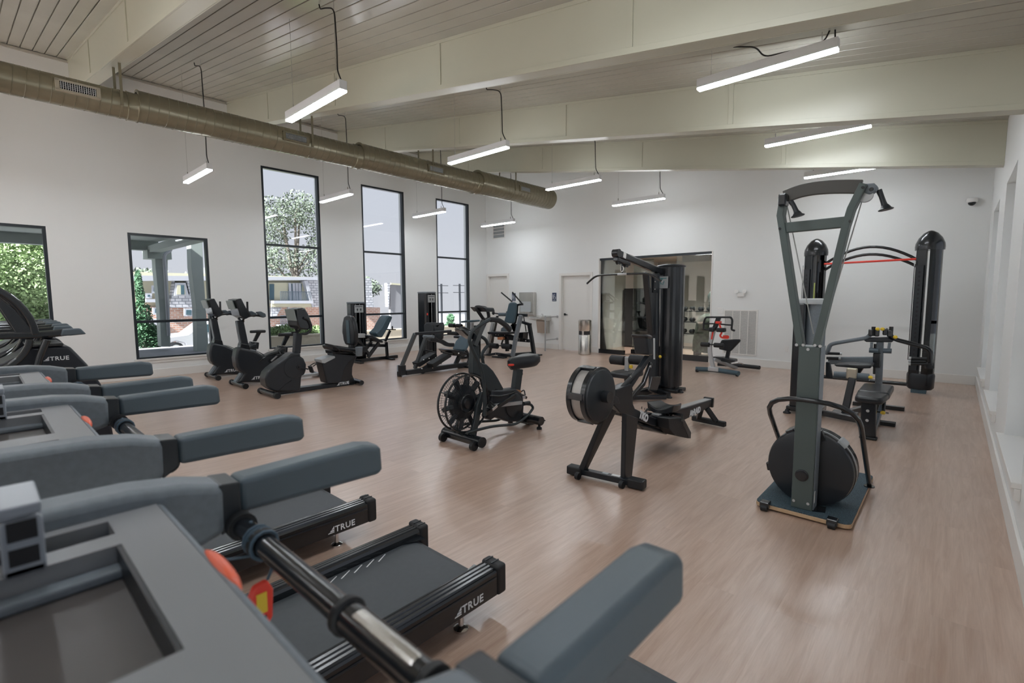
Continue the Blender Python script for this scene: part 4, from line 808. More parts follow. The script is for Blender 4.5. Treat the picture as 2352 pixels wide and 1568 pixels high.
obj('step_cap', G().prism('x', [(3.683,0.488),(3.691,0.435),(3.743,0.423),(3.926,0.494),(3.92,0.529),(3.804,0.513)], X-.125, xs+.005), ltgrey, t, bev=.01)
obj('seat_cushion', G().prism('x', [(3.857,0.699),(3.927,0.704),(4.284,0.624),(4.314,0.572),(4.236,0.564),(3.894,0.618)], X-.22, X+.18), vinyl, t, bev=.03, seg=4)
obj('seat_frame', G().prism('x', [(3.88,0.615),(4.236,0.564),(4.32,0.528),(4.28,0.489),(3.892,0.559)], X-.14, X+.12), satin, t, bev=.01)
b0, b1 = [(4.23,0.67),(4.334,1.178)]
bc = V((X, (b0[0]+b1[0])/2, (b0[1]+b1[1])/2)); hh = (b1[1]-b0[1])/2; tilt = -math.atan2(b1[0]-b0[0]-.12, b1[1]-b0[1]); R = Matrix.Rotation(tilt, 3, 'X')
g = G(); outl = [(-.14, -1), (.14, -1), (.19, -.7), (.215, -.1), (.19, .5), (.13, .9), (.05, 1), (-.05, 1), (-.13, .9), (-.19, .5), (-.215, -.1), (-.19, -.7)]
vs = [bc + R @ V((a, dd, b*hh)) for dd in (-.045, .035) for a, b in outl]; nn = len(outl)
g.add(vs, [tuple(range(nn)), tuple(range(nn, 2*nn))[::-1]] + [(i, (i+1) % nn, nn+(i+1) % nn, nn+i) for i in range(nn)]); bk = obj('backrest', g, vinyl, t, bev=.03, seg=4)
obj('backrest_channel', G().obb(bc + R @ V((0, -.047, -.02)), (.10, .01, hh*1.55), R=R), bluev, bk, bev=.004)
obj('backrest_post', G().rect([bc + R @ V((0, .05, 0)), (X, b0[0]+.08, b0[1]-.14)], .06, .04), satin, t)
for s in (-1, 1):
    p = [(3.706,0.744),(3.845,0.707),(3.929,0.639)] if s > 0 else [(3.931,0.699),(4.079,0.66),(4.168,0.588)]
    obj('seat_handle', G().tube([(X+s*.24, a, b) for a, b in p] + [(X+s*.16, p[-1][0]+.05, p[-1][1]-.05)], .016), rubber, t)
p = [(-7.35,4.273,0.586)][0]; obj('bottle_holder', G().lathe((p[0], p[1], p[2]-.08), (0, 0, 1), [(0, .045), (.01, .052), (.15, .058), (.152, .048)], 20), greyp, t)
obj('adjust_lever', G().rect([(-7.42,3.733,0.638),(-7.42,3.852,0.61)], .02, .012), satin, t)
p = [(4.3,0.031)][0]; obj('rear_stabilizer', G().cyl((X-.28, 4.36, .05), (X+.28, 4.30, .05), .04), satin, t); obj('tail_arm', G().prism('x', [(4.274,0.046),(4.345,0.046),(4.479,-0.016),(4.478,-0.045),(4.287,-0.019)], X-.06, X+.06), satin, t, bev=.01)
lp = [(-7.5,3.933,0.032)][0]; true_logo((xs+.003, lp[1], lp[2]), (0, 1, .02), (0, 0, 1), .052, t)

# ================================================================ SHARED: weight stack tower
def stack_tower(t, xf, dep, y0, y1, h):
    """rounded tower shell, open toward +x, showing the plates"""
    def pr(pts): return [(xf - w, y0+u) for u, w in pts]
    W_ = y1-y0
    obj('tower_shell', G().prism('z', pr([(0, .02), (.02, -.03), (.09, -.04), (.11, .02), (.04, .05), (.04, dep-.04), (W_-.04, dep-.04), (W_-.04, .05), (W_-.11, .02), (W_-.09, -.04), (W_-.02, -.03), (W_, .02), (W_, dep-.06), (W_-.05, dep), (.05, dep), (0, dep-.06)]), .05, h-.04), satin, t, bev=.008)
    obj('tower_cap', G().prism('z', pr([(-.01, .02), (.03, -.05), (W_-.03, -.05), (W_+.01, .02), (W_+.01, dep-.06), (W_-.05, dep+.01), (.05, dep+.01), (-.01, dep-.06)]), h-.04, h), greyp, t, bev=.015, seg=3)
    obj('base_plate', G().box(xf-dep, xf+.04, y0-.01, y1+.01, 0, .05), satin, t)
    n = 14
    for i in range(n): obj('weight_plate', G().box(xf-dep+.06, xf-.01, y0+.05, y1-.05, .10+i*.034, .10+i*.034+.030), blackm, t)
    for a in (-.05, .05): obj('guide_rod', G().cyl((xf-.02, (y0+y1)/2+a, .06), (xf-.02, (y0+y1)/2+a, h-.05), .010, 10), chrome, t)
    z = h-.16; y = (y0+y1)/2; w = W_*.62; h_ = .17
    p = obj('placard', G().box(xf+.03, xf+.042, y-w/2, y+w/2, z-h_/2, z+h_/2), ltgrey, t, bev=.002)
    g = G()
    for k in range(2): g.lathe((xf+.042, y-w*.19+k*w*.38, z-.01), (1, 0, 0), [(0, w*.09), (.002, w*.09)], 10); g.box(xf+.042, xf+.044, y-w*.23+k*w*.38, y-w*.15+k*w*.38, z-.05, z-.01)
    obj('exercise_diagram', g, plast, p); obj('header_strip', G().box(xf+.042, xf+.044, y-w*.42, y+w*.42, z+h_*.28, z+h_*.36), plast, p)

# ---------------------------------------------------------------- leg extension
X = -10.1; t = thing('leg_extension_machine', 'black leg extension machine with weight tower, beside the second tall window', 'weight machine', (X, 6.3, 0))
stack_tower(t, -10.3, .24, 5.82, 6.18, [(5.933,1.381)][0][1])
obj('tower_ring', G().tube([(-10.50, 5.80, .95), (-10.50, 5.70, .85), (-10.48, 5.68, .65), (-10.50, 5.80, .52)], .012), silver, t)
obj('warning_tag', G().box(-10.258, -10.25, 5.83, 5.86, 1.00, 1.05), orgm, t)
bp = [(6.227,0.654),(6.363,0.763),(6.423,0.861),(6.544,1.032),(6.613,1.056),(6.7,1.019),(6.555,0.754),(6.394,0.544),(6.299,0.558)]
obj('backrest', G().prism('x', bp, X-.17, X+.17), bluev, t, bev=.03, seg=4)
obj('seat_pad', G().prism('x', [(6.005,0.618),(6.114,0.619),(6.41,0.459),(6.399,0.418),(6.22,0.455),(6.021,0.568)], X-.19, X+.19), vinyl, t, bev=.02, seg=4)
obj('link_arm', G().rect([(-10.1,5.825,0.616),(-10.1,6.022,0.604)], .09, .10), ltgrey, t, bev=.01)
for a in (-.16, .16):
    def xa(pts): return [(X+a, p[0], p[1]) for p in pts]
    obj('front_leg', G().rect(xa([(6.0,0.114),(6.298,0.431)]), .06, .07), satin, t, bev=.008)
    obj('cross_leg', G().rect(xa([(5.781,0.524),(6.064,0.131)]), .05, .06), satin, t, bev=.008)
obj('rear_leg', G().rect([(-10.05,6.57,0.417),(-10.05,6.592,0.007)], .06, .06), satin, t, bev=.008); obj('rear_foot', G().box(X-.3, X+.3, [(6.592,0.007)][0][0]-.05, [(6.592,0.007)][0][0]+.05, 0, .035), satin, t)
obj('base_rail', G().rect([(X, a, .04) for a in (5.75, 6.9)], .08, .07), satin, t); obj('front_foot', G().box(X-.33, X+.33, 5.7, 5.8, 0, .06), satin, t, bev=.008)
obj('seat_frame', G().rect([(-10.1,6.033,0.378),(-10.1,6.6,0.327)], .07, .07), satin, t, bev=.008)
obj('roller_arm', G().rect([(-10.1,5.857,0.529),(-10.1,6.099,0.158)], .04, .05), satin, t)
rp = [(-10.1,5.844,0.156)][0]
for s in (-1, 1): obj('ankle_roller', G().lathe((X+s*.06, rp[1], .32), (s, 0, 0), [(0, .06), (.01, .07), (.24, .07), (.25, .06)]), rubber, t)
obj('back_handle', G().tube([(-10.1,6.554,0.717),(-10.1,6.731,0.708),(-10.1,6.881,0.7)], .016), redm if False else satin, t)
obj('handle_upright', G().cyl(*[(-10.1,6.784,0.705),(-10.1,6.787,0.79)], .016), rubber, t)
obj('back_strut', G().rect([(-10.1,6.72,0.686),(-10.1,6.574,0.431)], .04, .05), satin, t); obj('side_grip', G().tube([(-9.85,5.996,0.558),(-9.85,6.07,0.578),(-9.85,6.178,0.522)], .016), rubber, t)

# ---------------------------------------------------------------- seated leg press with curved footplates
X = -7.6; t = thing('leg_press_machine', 'seated leg press with curved black footplates and blue backrest, before the third tall window', 'weight machine', (X, 6.0, 0))
stack_tower(t, -9.08, .32, 7.0, 7.32, [(7.053,1.611)][0][1])
obj('pin_sticker', G().box(-9.045, -9.038, 7.02, 7.05, 1.07, 1.12), redm, t)
tf = [(-7.6,5.288,0.038)][0]
for a in (0, 1):
    bot = [(-7.45,5.204,0.25)][0] if a else [(-7.75,5.714,0.103)][0]
bx_ = -7.95
obj('front_stabilizer', G().rect([(-7.62, 5.25, .06), (-8.35, 5.75, .06)], .09, .09), satin, t, bev=.01)
p0 = [(-7.61,5.3,0.2),(-7.175,5.3,0.829)]; p1 = [(-7.82,5.75,0.086),(-7.44,5.75,0.732)]
midst = mat('mid grey steel paint', (.075, .09, .098), .35); obj('press_arm', G().rect(p0, .055, .07), midst, t, bev=.008); obj('press_arm', G().rect(p1, .055, .07), midst, t, bev=.008)
obj('arm_base', G().rect([(p0[0][0], 5.3, .03), (p0[0][0], 5.3, p0[0][2]+.02)], .10, .12), blackm, t, bev=.01)
tb = [(-7.571,5.5,0.804),(-6.911,5.5,0.866)]; obj('top_bar', G().rect([(p0[1][0], 5.3, p0[1][2]), (p0[1][0]+.15, 5.55, p0[1][2]+.01), (p0[1][0]+.42, 5.8, p0[1][2]+.04)], .05, .05), blackm, t, bev=.008)
tb = [(-7.577,5.8,0.729),(-7.281,5.8,0.74)]; obj('pivot_bar', G().cyl(tb[0], tb[1], .03), greyp, t)
for k, (pp, yy) in enumerate((([(-7.744,0.942),(-7.658,0.991),(-7.432,0.94),(-7.436,0.811),(-7.54,0.767),(-7.74,0.757)], 5.95), ([(-7.432,0.94),(-7.181,1.0),(-7.153,0.95),(-7.198,0.694),(-7.259,0.652),(-7.408,0.709)], 5.9))):
    obj('footplate', G().prism('y', pp, yy-.02+k*.05, yy+.03+k*.05), plast, t, bev=.02, seg=3)
obj('plate_bridge', G().prism('y', [(-7.658,0.991),(-7.181,1.003),(-7.312,0.906),(-7.432,0.934),(-7.515,0.918)], 5.93, 5.99), satin, t, bev=.01)
obj('curved_link', G().rect([(-7.6,5.946,0.672),(-7.6,6.247,0.606),(-7.6,6.401,0.52),(-7.6,6.57,0.507)], .07, .08, True), blackm, t, bev=.01)
rl = [(-7.6,5.363,0.023),(-7.6,6.165,0.006),(-7.6,6.905,0.028)]
obj('base_rail', G().rect([(X, p[1], .07) for p in rl], .10, .09), blackm, t, bev=.01)
obj('rear_bow', G().tube([(-7.6,6.698,0.029),(-7.6,6.924,0.04),(-7.6,7.022,0.159),(-7.6,6.929,0.353),(-7.6,6.817,0.447)], .035), blackm, t)
obj('rear_foot', G().box(X-.3, X+.3, rl[2][1]-.06, rl[2][1]+.04, 0, .04), blackm, t, bev=.008)
obj('seat_slide', G().rect([(-7.6,5.736,0.049),(-7.6,6.45,0.311)], .09, .10), blackm, t, bev=.01)
obj('seat_strut', G().rect([(-7.6,6.607,0.074),(-7.6,6.73,0.264)], .07, .08), blackm, t, bev=.01)
obj('seat_carriage', G().rect([(-7.6,6.38,0.338),(-7.6,6.814,0.271)], .16, .05), satin, t, bev=.008)
obj('seat_pad', G().prism('x', [(6.312,0.432),(6.417,0.437),(6.723,0.363),(6.778,0.323),(6.759,0.297),(6.398,0.357)], X-.20, X+.20), vinyl, t, bev=.02, seg=4)
b = [(-7.6,6.723,0.377),(-7.6,6.915,0.658)]; bc = (V(b[0])+V(b[1]))/2; dr_ = (V(b[1])-V(b[0])); hh = dr_.length/2*1.06; R = Matrix.Rotation(-math.atan2(dr_.y, dr_.z), 3, 'X')
vs = [bc + R @ V((a, dd, c*hh)) for dd in (-.04, .03) for a, c in ((-.19, -.9), (-.13, -1), (.13, -1), (.19, -.9), (.20, .1), (.14, .85), (.07, 1), (-.07, 1), (-.14, .85), (-.20, .1))]
obj('backrest', G().add(vs, [tuple(range(10)), tuple(range(10, 20))[::-1]] + [(i, (i+1) % 10, 10+(i+1) % 10, 10+i) for i in range(10)]), bluev, t, bev=.025, seg=4)
for s in (-1, 1): obj('side_handle', G().tube([(X+s*.26, p[0], p[1]) for p in [(6.028,0.43),(6.178,0.384),(6.315,0.352)]], .016), rubber, t)
obj('side_lever', G().rect([(-7.38,6.509,0.35),(-7.38,6.635,0.29)], .02, .03), satin, t); obj('release_knob', G().ell([(-7.38,6.509,0.35)][0], (.02, .02, .02), 10, 6), chrome, t)
for s, q in ((-1, 0), (1, .1)): obj('step_block', G().prism('x', [(a+q, b) for a, b in [(5.708,0.209),(6.156,0.378),(6.197,0.307),(5.754,0.126)]], X+s*.16-.1, X+s*.16+.1), rubber, t, bev=.01)
for i, p in enumerate([(-7.5,5.73,0.287),(-7.5,5.858,0.3),(-7.5,6.023,0.298),(-7.5,6.155,0.165),(-7.5,5.936,0.109),(-7.5,5.678,0.118)]): obj('bolt', G().ell(p, (.014, .014, .014), 8, 5), chrome, t)

# ---------------------------------------------------------------- roller bench behind it
X = -8.6; t = thing('preacher_bench', 'small bench machine with two arm pads and rollers, behind the leg press', 'weight machine', (X, 8.2, 0))
q = [(-8.847,8.1,0.89),(-8.609,8.1,0.905),(-9.423,8.1,0.77),(-9.144,8.1,0.772),(-9.363,8.1,0.57),(-8.753,8.1,0.746),(-8.704,8.1,0.862)]
for k, p in enumerate(q[:2]): obj('arm_pad', G().obb((p[0], 8.1, p[2]), (.20, .24, .045), (0, 1, 0), -.12), ltgrey if False else bluev, t, bev=.015, seg=3)
for k, p in enumerate(q[2:4]): obj('roller', G().lathe((p[0]-.10, 8.1, p[2]), (1, 0, 0), [(0, .04), (.01, .05), (.19, .05), (.2, .04)]), rubber, t)
obj('roller', G().lathe((q[4][0]-.2, 8.1, q[4][2]), (1, 0, 0), [(0, .04), (.01, .05), (.37, .05), (.38, .04)]), rubber, t)
obj('roller_bracket', G().tube([(q[2][0]+.12, 8.12, q[2][2]), (q[2][0]+.1, 8.14, q[2][2]-.15), (q[2][0]+.1, 8.16, q[4][2]), (q[2][0]+.25, 8.3, .4)], .015), satin, t)
obj('post', G().rect([(q[5][0], 8.2, .04), (q[5][0]+.02, 8.15, q[0][2]-.03)], .06, .08), silver, t, bev=.008); obj('base', G().box(q[5][0]-.35, q[5][0]+.35, 8.15, 8.25, 0, .06), satin, t); obj('base', G().box(q[5][0]-.05, q[5][0]+.05, 7.8, 8.4, 0, .055), satin, t)
obj('arch', G().rect([(q[5][0], 8.4, .05), (q[5][0]+.02, 8.38, .5), (q[5][0]+.02, 8.32, .75), (q[5][0], 8.2, .75)], .06, .07, True), satin, t); obj('seat', G().box(q[5][0]-.16, q[5][0]+.16, 7.7, 8.0, .50, .56), vinyl, t, bev=.02, seg=3); obj('seat_post', G().rect([(q[5][0], 7.85, .03), (q[5][0], 7.85, .5)], .05, .05), satin, t); obj('brace', G().rect([(q[2][0]+.25, 8.3, .4), (q[5][0], 8.25, .45)], .05, .05), satin, t)

# ---------------------------------------------------------------- seated dip / ab press with horn bars
X = -8.3; t = thing('seated_press_machine', 'plate loaded seated press with slate blue back pad and raised bars, near the corner door', 'weight machine', (X, 9.1, 0))
Y_ = 8.9
def yy(*a): return a
obj('back_pad', G().prism('y', [(-8.323,0.868),(-8.224,1.135),(-8.16,1.323),(-8.096,1.356),(-7.987,1.358),(-7.917,1.324),(-7.941,1.07),(-7.986,0.878),(-8.036,0.834),(-8.162,0.832)], 8.85, 8.93), bluev, t, bev=.03, seg=4)
obj('pad_backing', G().prism('y', [(-8.079,1.334),(-7.931,1.289),(-7.955,1.022),(-8.003,0.835),(-8.113,0.819)], 8.935, 8.97), satin, t)
obj('pad_post', G().rect([(-8.108,8.98,0.83),(-8.03,8.98,0.598)], .09, .06), satin, t); obj('gusset', G().prism('y', [(-8.188,0.792),(-8.014,0.821),(-8.015,0.611),(-8.062,0.573)], 8.95, 9.0), satin, t)
for a in ([(-8.158,8.6,1.591),(-7.808,8.6,1.373)], [(-8.068,8.9,1.599),(-7.739,8.9,1.308)]): obj('raised_bar', G().cyl(a[0], a[1], .017), rubber, t)
obj('bar_bracket', G().rect([(-7.985,8.95,1.283),(-7.778,8.95,1.307)], .05, .05), satin, t)
obj('seat_pad', G().prism('y', [(-8.61,0.611),(-8.576,0.622),(-7.949,0.641),(-7.931,0.619),(-7.942,0.586),(-8.577,0.559)], 8.55, 8.9), vinyl, t, bev=.02, seg=4)
obj('seat_frame', G().prism('y', [(-8.609,0.548),(-8.026,0.574),(-7.84,0.528),(-7.825,0.437),(-8.201,0.428),(-8.249,0.484),(-8.56,0.491)], 8.70, 8.80), satin, t, bev=.01)
obj('thigh_pad', G().prism('y', [(-8.107,0.651),(-8.09,0.732),(-7.98,0.793),(-7.865,0.786),(-7.855,0.662)], 8.5, 8.65), padm, t, bev=.02, seg=3)
obj('seat_adjuster', G().prism('y', [(-8.299,0.499),(-8.123,0.514),(-8.1,0.463),(-8.187,0.435),(-8.3,0.44)], 8.6, 8.66), mat('copper orange fitting', (.45, .18, .08), .4), t)
for nm, pts, w_, m in (('front_post', [(-7.613,8.7,1.049),(-7.78,8.7,0.512),(-7.89,8.7,0.045)], .085, greyp), ('left_post', [(-8.532,8.7,0.851),(-8.696,8.7,0.379),(-8.802,8.7,0.034)], .075, silver), ('inner_post', [(-8.584,8.9,1.009),(-8.688,8.9,0.645),(-8.81,8.9,0.322)], .03, satin), ('rear_post', [(-8.033,9.5,0.774),(-7.946,9.5,0.391),(-7.876,9.5,0.033)], .09, blackm), ('left_rear_post', [(-8.767,9.0,0.832),(-8.875,9.0,0.311),(-8.982,9.0,-0.007)], .03, blackm)):
    obj(nm, G().rect(pts, w_, .08), m, t, bev=.008)
for nm, pts, w_ in (('base_bar', [(-8.906,8.7,-0.017),(-8.433,8.7,0.074),(-7.921,8.7,0.06)], .06), ('side_base', [(-8.3, 8.62, .04), (-7.95, 9.6, .04)], .08), ('upper_beam', [(-8.019,9.2,0.859),(-7.726,9.2,0.799)], .07), ('rear_brace', [(-8.148,9.2,0.4),(-7.764,9.2,0.398)], .08), ('cross_beam', [(-7.999,9.0,1.043),(-7.685,9.0,1.038)], .07), ('seat_beam', [(-8.232,8.8,0.481),(-7.763,8.8,0.449)], .08)):
    obj(nm, G().rect(pts, .07, w_), blackm, t, bev=.008)
obj('foot_plate', G().box(-8.4, -8.0, 8.5, 8.62, 0, .03), blackm, t); obj('foot_plate', G().box(-8.15, -7.7, 9.5, 9.62, 0, .03), blackm, t)
for p in ([(-8.664,8.7,0.261),(-8.39,8.7,0.278)], [(-8.172,8.65,0.284),(-7.89,8.65,0.303)]):
    L_ = p[1][0]-p[0][0]; obj('shin_roller', G().lathe(p[0], (1, 0, 0), [(0, .055), (.012, .068), (L_-.012, .068), (L_, .055)], 20), rubber, t)
obj('roller_axle', G().cyl(*[(-8.39,8.7,0.278),(-8.22,8.7,0.283)], .016), satin, t); obj('roller_lever', G().rect([(-8.202,8.7,0.443),(-8.26,8.7,0.31)], .03, .03), satin, t); obj('roller_post', G().rect([(-8.075,8.7,0.438),(-8.061,8.7,0.16)], .07, .07), satin, t)
obj('arm_roller', G().cyl(*[(-8.613,9.0,1.04),(-8.35,9.0,1.045)], .045), padm, t); obj('arm_axle', G().cyl(*[(-8.824,9.0,1.068),(-8.605,9.0,1.054)], .018), satin, t); obj('axle_knob', G().ell([(-8.824,9.0,1.074)][0], (.04, .04, .05), 10, 6), rubber, t)
obj('weight_block', G().prism('y', [(-8.052,0.597),(-7.887,0.61),(-7.911,0.413),(-8.068,0.405)], 9.1, 9.3), satin, t, bev=.01); obj('pull_rod', G().cyl(*[(-7.972,9.2,1.038),(-7.879,9.2,0.622)], .014), satin, t)
for p in [(-8.39,8.64,0.554),(-8.308,8.64,0.554),(-8.09,8.64,0.559),(-7.712,8.64,0.502),(-7.415,8.64,0.459),(-8.404,8.64,0.072)]: obj('bolt', G().ell(p, (.014, .014, .014), 8, 5), chrome, t)

# ================================================================ AIR BIKE
X = -3.6; t = thing('air_bike', 'black fan air bike with wire caged wheel in the middle of the floor', 'exercise bike', (X, 3.7, 0))
c = V([(-3.6,3.238,0.425)][0]); ty = [(3.243,0.715),(3.233,0.138),(2.968,0.47)]
r_ = (ty[0][1]-ty[1][1])/2; c.z = (ty[0][1]+ty[1][1])/2
obj('fan_hub', G().lathe((X-.045, c.y, c.z), (1, 0, 0), [(0, .08), (.01, r_*.62), (.035, r_*.64), (.05, r_*.60), (.06, r_*.3), (.085, r_*.27), (.09, .05), (.12, .045)], 40), plast, t)
obj('hub_ring', G().lathe((X+.045, c.y, c.z), (1, 0, 0), [(0, r_*.30), (.012, r_*.33), (.02, r_*.30), (.014, r_*.2), (.03, r_*.18), (.032, r_*.1)], 30), satin, t)
for k in range(10):
    q = 2*PI*k/10+.12; a, b = c+V((0, math.cos(q), math.sin(q)))*r_*.55, c+V((0, math.cos(q), math.sin(q)))*r_*.93
    obj('fan_blade', G().obb((a+b)/2+V((.0, 0, 0)), (.05, (b-a).length, .045), R=Matrix.Rotation(q, 3, 'X') @ Matrix.Rotation(.5, 3, 'Y')), plast, t, bev=.004)
for sx_ in (-.055, .055):
    ring = obj('cage_ring', G().tube(arc((X+sx_, c.y, c.z), r_, 0, 354, 48), .011, 8, curve=False, closed=True), satin, t)
    for f in (.84, .68): obj('cage_hoop', G().tube(arc((X+sx_*1.15, c.y, c.z), r_*f, 0, 354, 40), .0016, 5, curve=False, closed=True), satin, ring)
    g = G()
    for k in range(64):
        q = 2*PI*k/64; g.tube([(X+sx_*1.12, c.y+r_*.33*math.cos(q), c.z+r_*.33*math.sin(q)), (X+sx_*1.2, c.y+r_*.7*math.cos(q), c.z+r_*.7*math.sin(q)), (X+sx_, c.y+r_*math.cos(q), c.z+r_*math.sin(q))], .0016, 5, curve=False)
    w_ = obj('cage_wires', g, satin, t); w_['kind'] = 'stuff'
for k in range(8):
    q = 2*PI*k/8+.3; obj('cage_spacer', G().cyl((X-.055, c.y+r_*math.cos(q), c.z+r_*math.sin(q)), (X+.055, c.y+r_*math.cos(q), c.z+r_*math.sin(q)), .006, 6), satin, t)
obj('front_stabilizer', G().cyl((X-.27, 3.22, .075), (X+.27, 3.22, .075), .05), satin, t)
for s in (-1, 1):
    obj('end_plug', G().cyl((X+s*.27, 3.22, .075), (X+s*.285, 3.22, .075), .052), rubber, t)
    w_ = obj('transport_wheel', G().cyl((X+s*.23-.02, 3.15, .045), (X+s*.23+.02, 3.15, .045), .045), rubber, t); obj('wheel_fork', G().rect([(X+s*.23, 3.21, .08), (X+s*.23, 3.15, .05)], .05, .03), satin, t)
    obj('fork_leg', G().prism('x', [(a, b) for a, b in [(3.41,0.528),(3.37,0.529),(3.297,0.404),(3.263,0.264),(3.205,0.108),(3.281,0.083),(3.322,0.231),(3.368,0.392)]], X+s*.115-.018, X+s*.115+.018), greenst, t, bev=.008)
obj('main_frame', G().prism('x', [(3.441,0.817),(3.529,0.786),(3.62,0.711),(3.689,0.625),(3.784,0.489),(3.727,0.469),(3.649,0.503),(3.586,0.484),(3.526,0.52),(3.483,0.64)], X-.045, X+.045), greenst, t, bev=.012)
obj('column', G().prism('x', [(3.354,0.993),(3.429,0.996),(3.447,0.752),(3.468,0.653),(3.403,0.688),(3.331,0.712),(3.333,0.817)], X-.035, X+.035), greenst, t, bev=.01)
obj('drive_cover', G().prism('x', [(3.587,0.511),(3.776,0.484),(3.958,0.475),(4.088,0.392),(4.105,0.253),(4.096,0.135),(4.008,0.086),(3.838,0.119),(3.645,0.207),(3.568,0.188),(3.522,0.219),(3.57,0.398)], X-.055, X+.055), plast, t, bev=.02, seg=3)
obj('cover_rib', G().tube([(X+.06, a, b) for a, b in [(3.536,0.46),(3.691,0.425),(3.853,0.428),(3.937,0.439)]], .012), satin, t)
k_ = [(-3.54,3.925,0.292)][0]; obj('crank_disc', G().lathe((X+.056, k_[1], k_[2]), (1, 0, 0), [(0, .135), (.012, .13), (.02, .11), (.022, .02)], 36), plast, t)
obj('rear_beam', G().rect([(-3.6,4.043,0.121),(-3.6,4.509,-0.043)], .09, .10), satin, t, bev=.015)
obj('rear_stabilizer', G().cyl((X-.26, 4.19, .10), (X+.26, 4.16, .10), .05), satin, t)
for s in (-1, 1): obj('levelling_foot', G().lathe((X+s*.22, 4.17, 0), (0, 0, 1), [(0, .03), (.02, .03), (.03, .015), (.06, .015)], 16), rubber, t)
ps = [(4.014,0.683),(4.115,0.666),(4.065,0.419),(3.967,0.445)]; obj('seat_tube', G().prism('x', ps, X-.035, X+.035), greenst, t, bev=.01)
obj('post_collar', G().prism('x', [(3.972,0.462),(4.076,0.433),(4.07,0.395),(3.967,0.422)], X-.04, X+.04), mat('copper clamp', (.40, .20, .10), .35, metal=.5), t, bev=.006); obj('post_tip', G().rect([(-3.6,4.063,0.676),(-3.6,4.072,0.706)], .03, .03), chrome, t)
k_ = [(-3.56,4.101,0.616)][0]; obj('adjust_knob', G().lathe((X, k_[1]-.04, k_[2]), (0, 1, 0), [(0, .01), (.03, .01), (.032, .025), (.055, .025), (.06, .015)], 14), rubber, t)
sd = [(3.909,0.769),(4.353,0.784),(4.344,0.691),(4.011,0.828)]; y0, y1 = sd[0][0], sd[1][0]; zt = sd[3][1]; zb_ = sd[2][1]
g = G(); lay = [(0, .80, -.02), (.35, 1, 0), (.75, 1.0, .0), (1, .82, .0)]
pr = [(-.03, 0), (.03, 0), (.045, .09), (.095, .17), (.115, .25), (.09, .31), (-.09, .31), (-.115, .25), (-.095, .17), (-.045, .09)]
L_ = (y1-y0)
vs = []
for f, sc_, _ in lay: vs += [(X+a*sc_, y0+L_*.5+(b/.31-.5)*L_*sc_, zb_+(zt-zb_)*f-(.015*(1-b/.31))) for a, b in pr]
n_ = len(pr); g.add(vs, [tuple(range(n_))[::-1], tuple(range(3*n_, 4*n_))] + [(k*n_+i, k*n_+(i+1) % n_, (k+1)*n_+(i+1) % n_, (k+1)*n_+i) for k in range(3) for i in range(n_)]); obj('saddle', g, vinyl, t, bev=.012, seg=3)
obj('saddle_clip', G().obb([(-3.56,3.902,0.741)][0], (.05, .05, .02)), redm, t, bev=.005)
for s, dx_ in ((1, 0), (-1, .0)):
    hb = [(3.361,0.295),(3.366,0.467),(3.357,0.614),(3.317,0.794),(3.209,0.966),(3.16,1.069),(3.191,1.146),(3.302,1.221),(3.415,1.259)]
    if s < 0: hb = [(a+.03*(i/8), b) for i, (a, b) in enumerate([(3.675,0.184),(3.701,0.363),(3.727,0.52),(3.645,0.87),(3.708,0.932),(3.74,0.952),(3.701,1.023),(3.587,1.086),(3.512,1.134)])]
    obj('lever_arm', G().tube([(X+s*(.17 if i < 7 else .2), a, b) for i, (a, b) in enumerate(hb)], .019), greenst, t)
    obj('lever_link', G().rect([(X+s*.15, hb[0][0], hb[0][1]), (X+s*.15, k_[1]-.25, .42)], .02, .035), satin, t)
obj('lever_grip', G().rect([(X+.2, a, b) for a, b in [(3.415,1.259),(3.533,1.254),(3.654,1.19),(3.716,1.133)]], .045, .05, True), rubber, t, bev=.014, seg=3)
obj('lever_grip', G().tube([(X-.2, a, b) for a, b in [(3.512,1.117),(3.425,1.16),(3.367,1.147),(3.388,1.119)]], .02), rubber, t)
obj('console_arm', G().rect([(-3.55,3.338,0.998),(-3.55,3.426,1.148),(-3.55,3.486,1.24)], .05, .05, True), satin, t)
obj('console_frame', G().tube([(-3.6,3.535,1.242),(-3.6,3.413,1.377),(-3.6,3.449,1.383),(-3.6,3.584,1.365),(-3.6,3.607,1.26)], .018, closed=True), rubber, t)
obj('console', G().prism('x', [(3.42,1.382),(3.581,1.372),(3.599,1.33),(3.477,1.333)], X-.10, X+.10), plast, t, bev=.01)
obj('console_body', G().prism('x', [(3.2,1.163),(3.228,1.175),(3.345,1.135),(3.474,1.096),(3.48,1.037),(3.358,1.056),(3.274,1.103)], X-.10, X+.02), satin, t, bev=.014, seg=3)
for s in (-1, 1):
    pg = [(X+s*.13, a, b) for a, b in [(3.156,0.154),(3.288,0.157),(3.523,0.15),(3.891,0.095),(4.091,0.167),(4.175,0.229),(4.136,0.275),(4.003,0.305)]]; obj('guard_tube', G().tube(pg, .0145), greenst, t)
    obj('foot_peg', G().cyl(pg[-1], (pg[-1][0], pg[-1][1]+.10, pg[-1][2]-.005), .022), rubber, t)
p = [(-3.42,3.464,0.366)][0]; obj('crank_arm', G().rect([(X+.10, k_[1]-.1, [(3.798,0.314)][0][1]), (X+.12, p[1], p[2])], .03, .035), silver, t)
pd = obj('pedal', G().obb((X+.17, p[1], p[2]), (.10, .08, .03), (1, 0, 0), .4), chrome, t, bev=.005); obj('pedal_strap', G().tube([(X+.12, p[1], p[2]+.02), (X+.15, p[1]-.02, p[2]+.07), (X+.22, p[1], p[2]+.02)], .008, 6), rubber, pd)
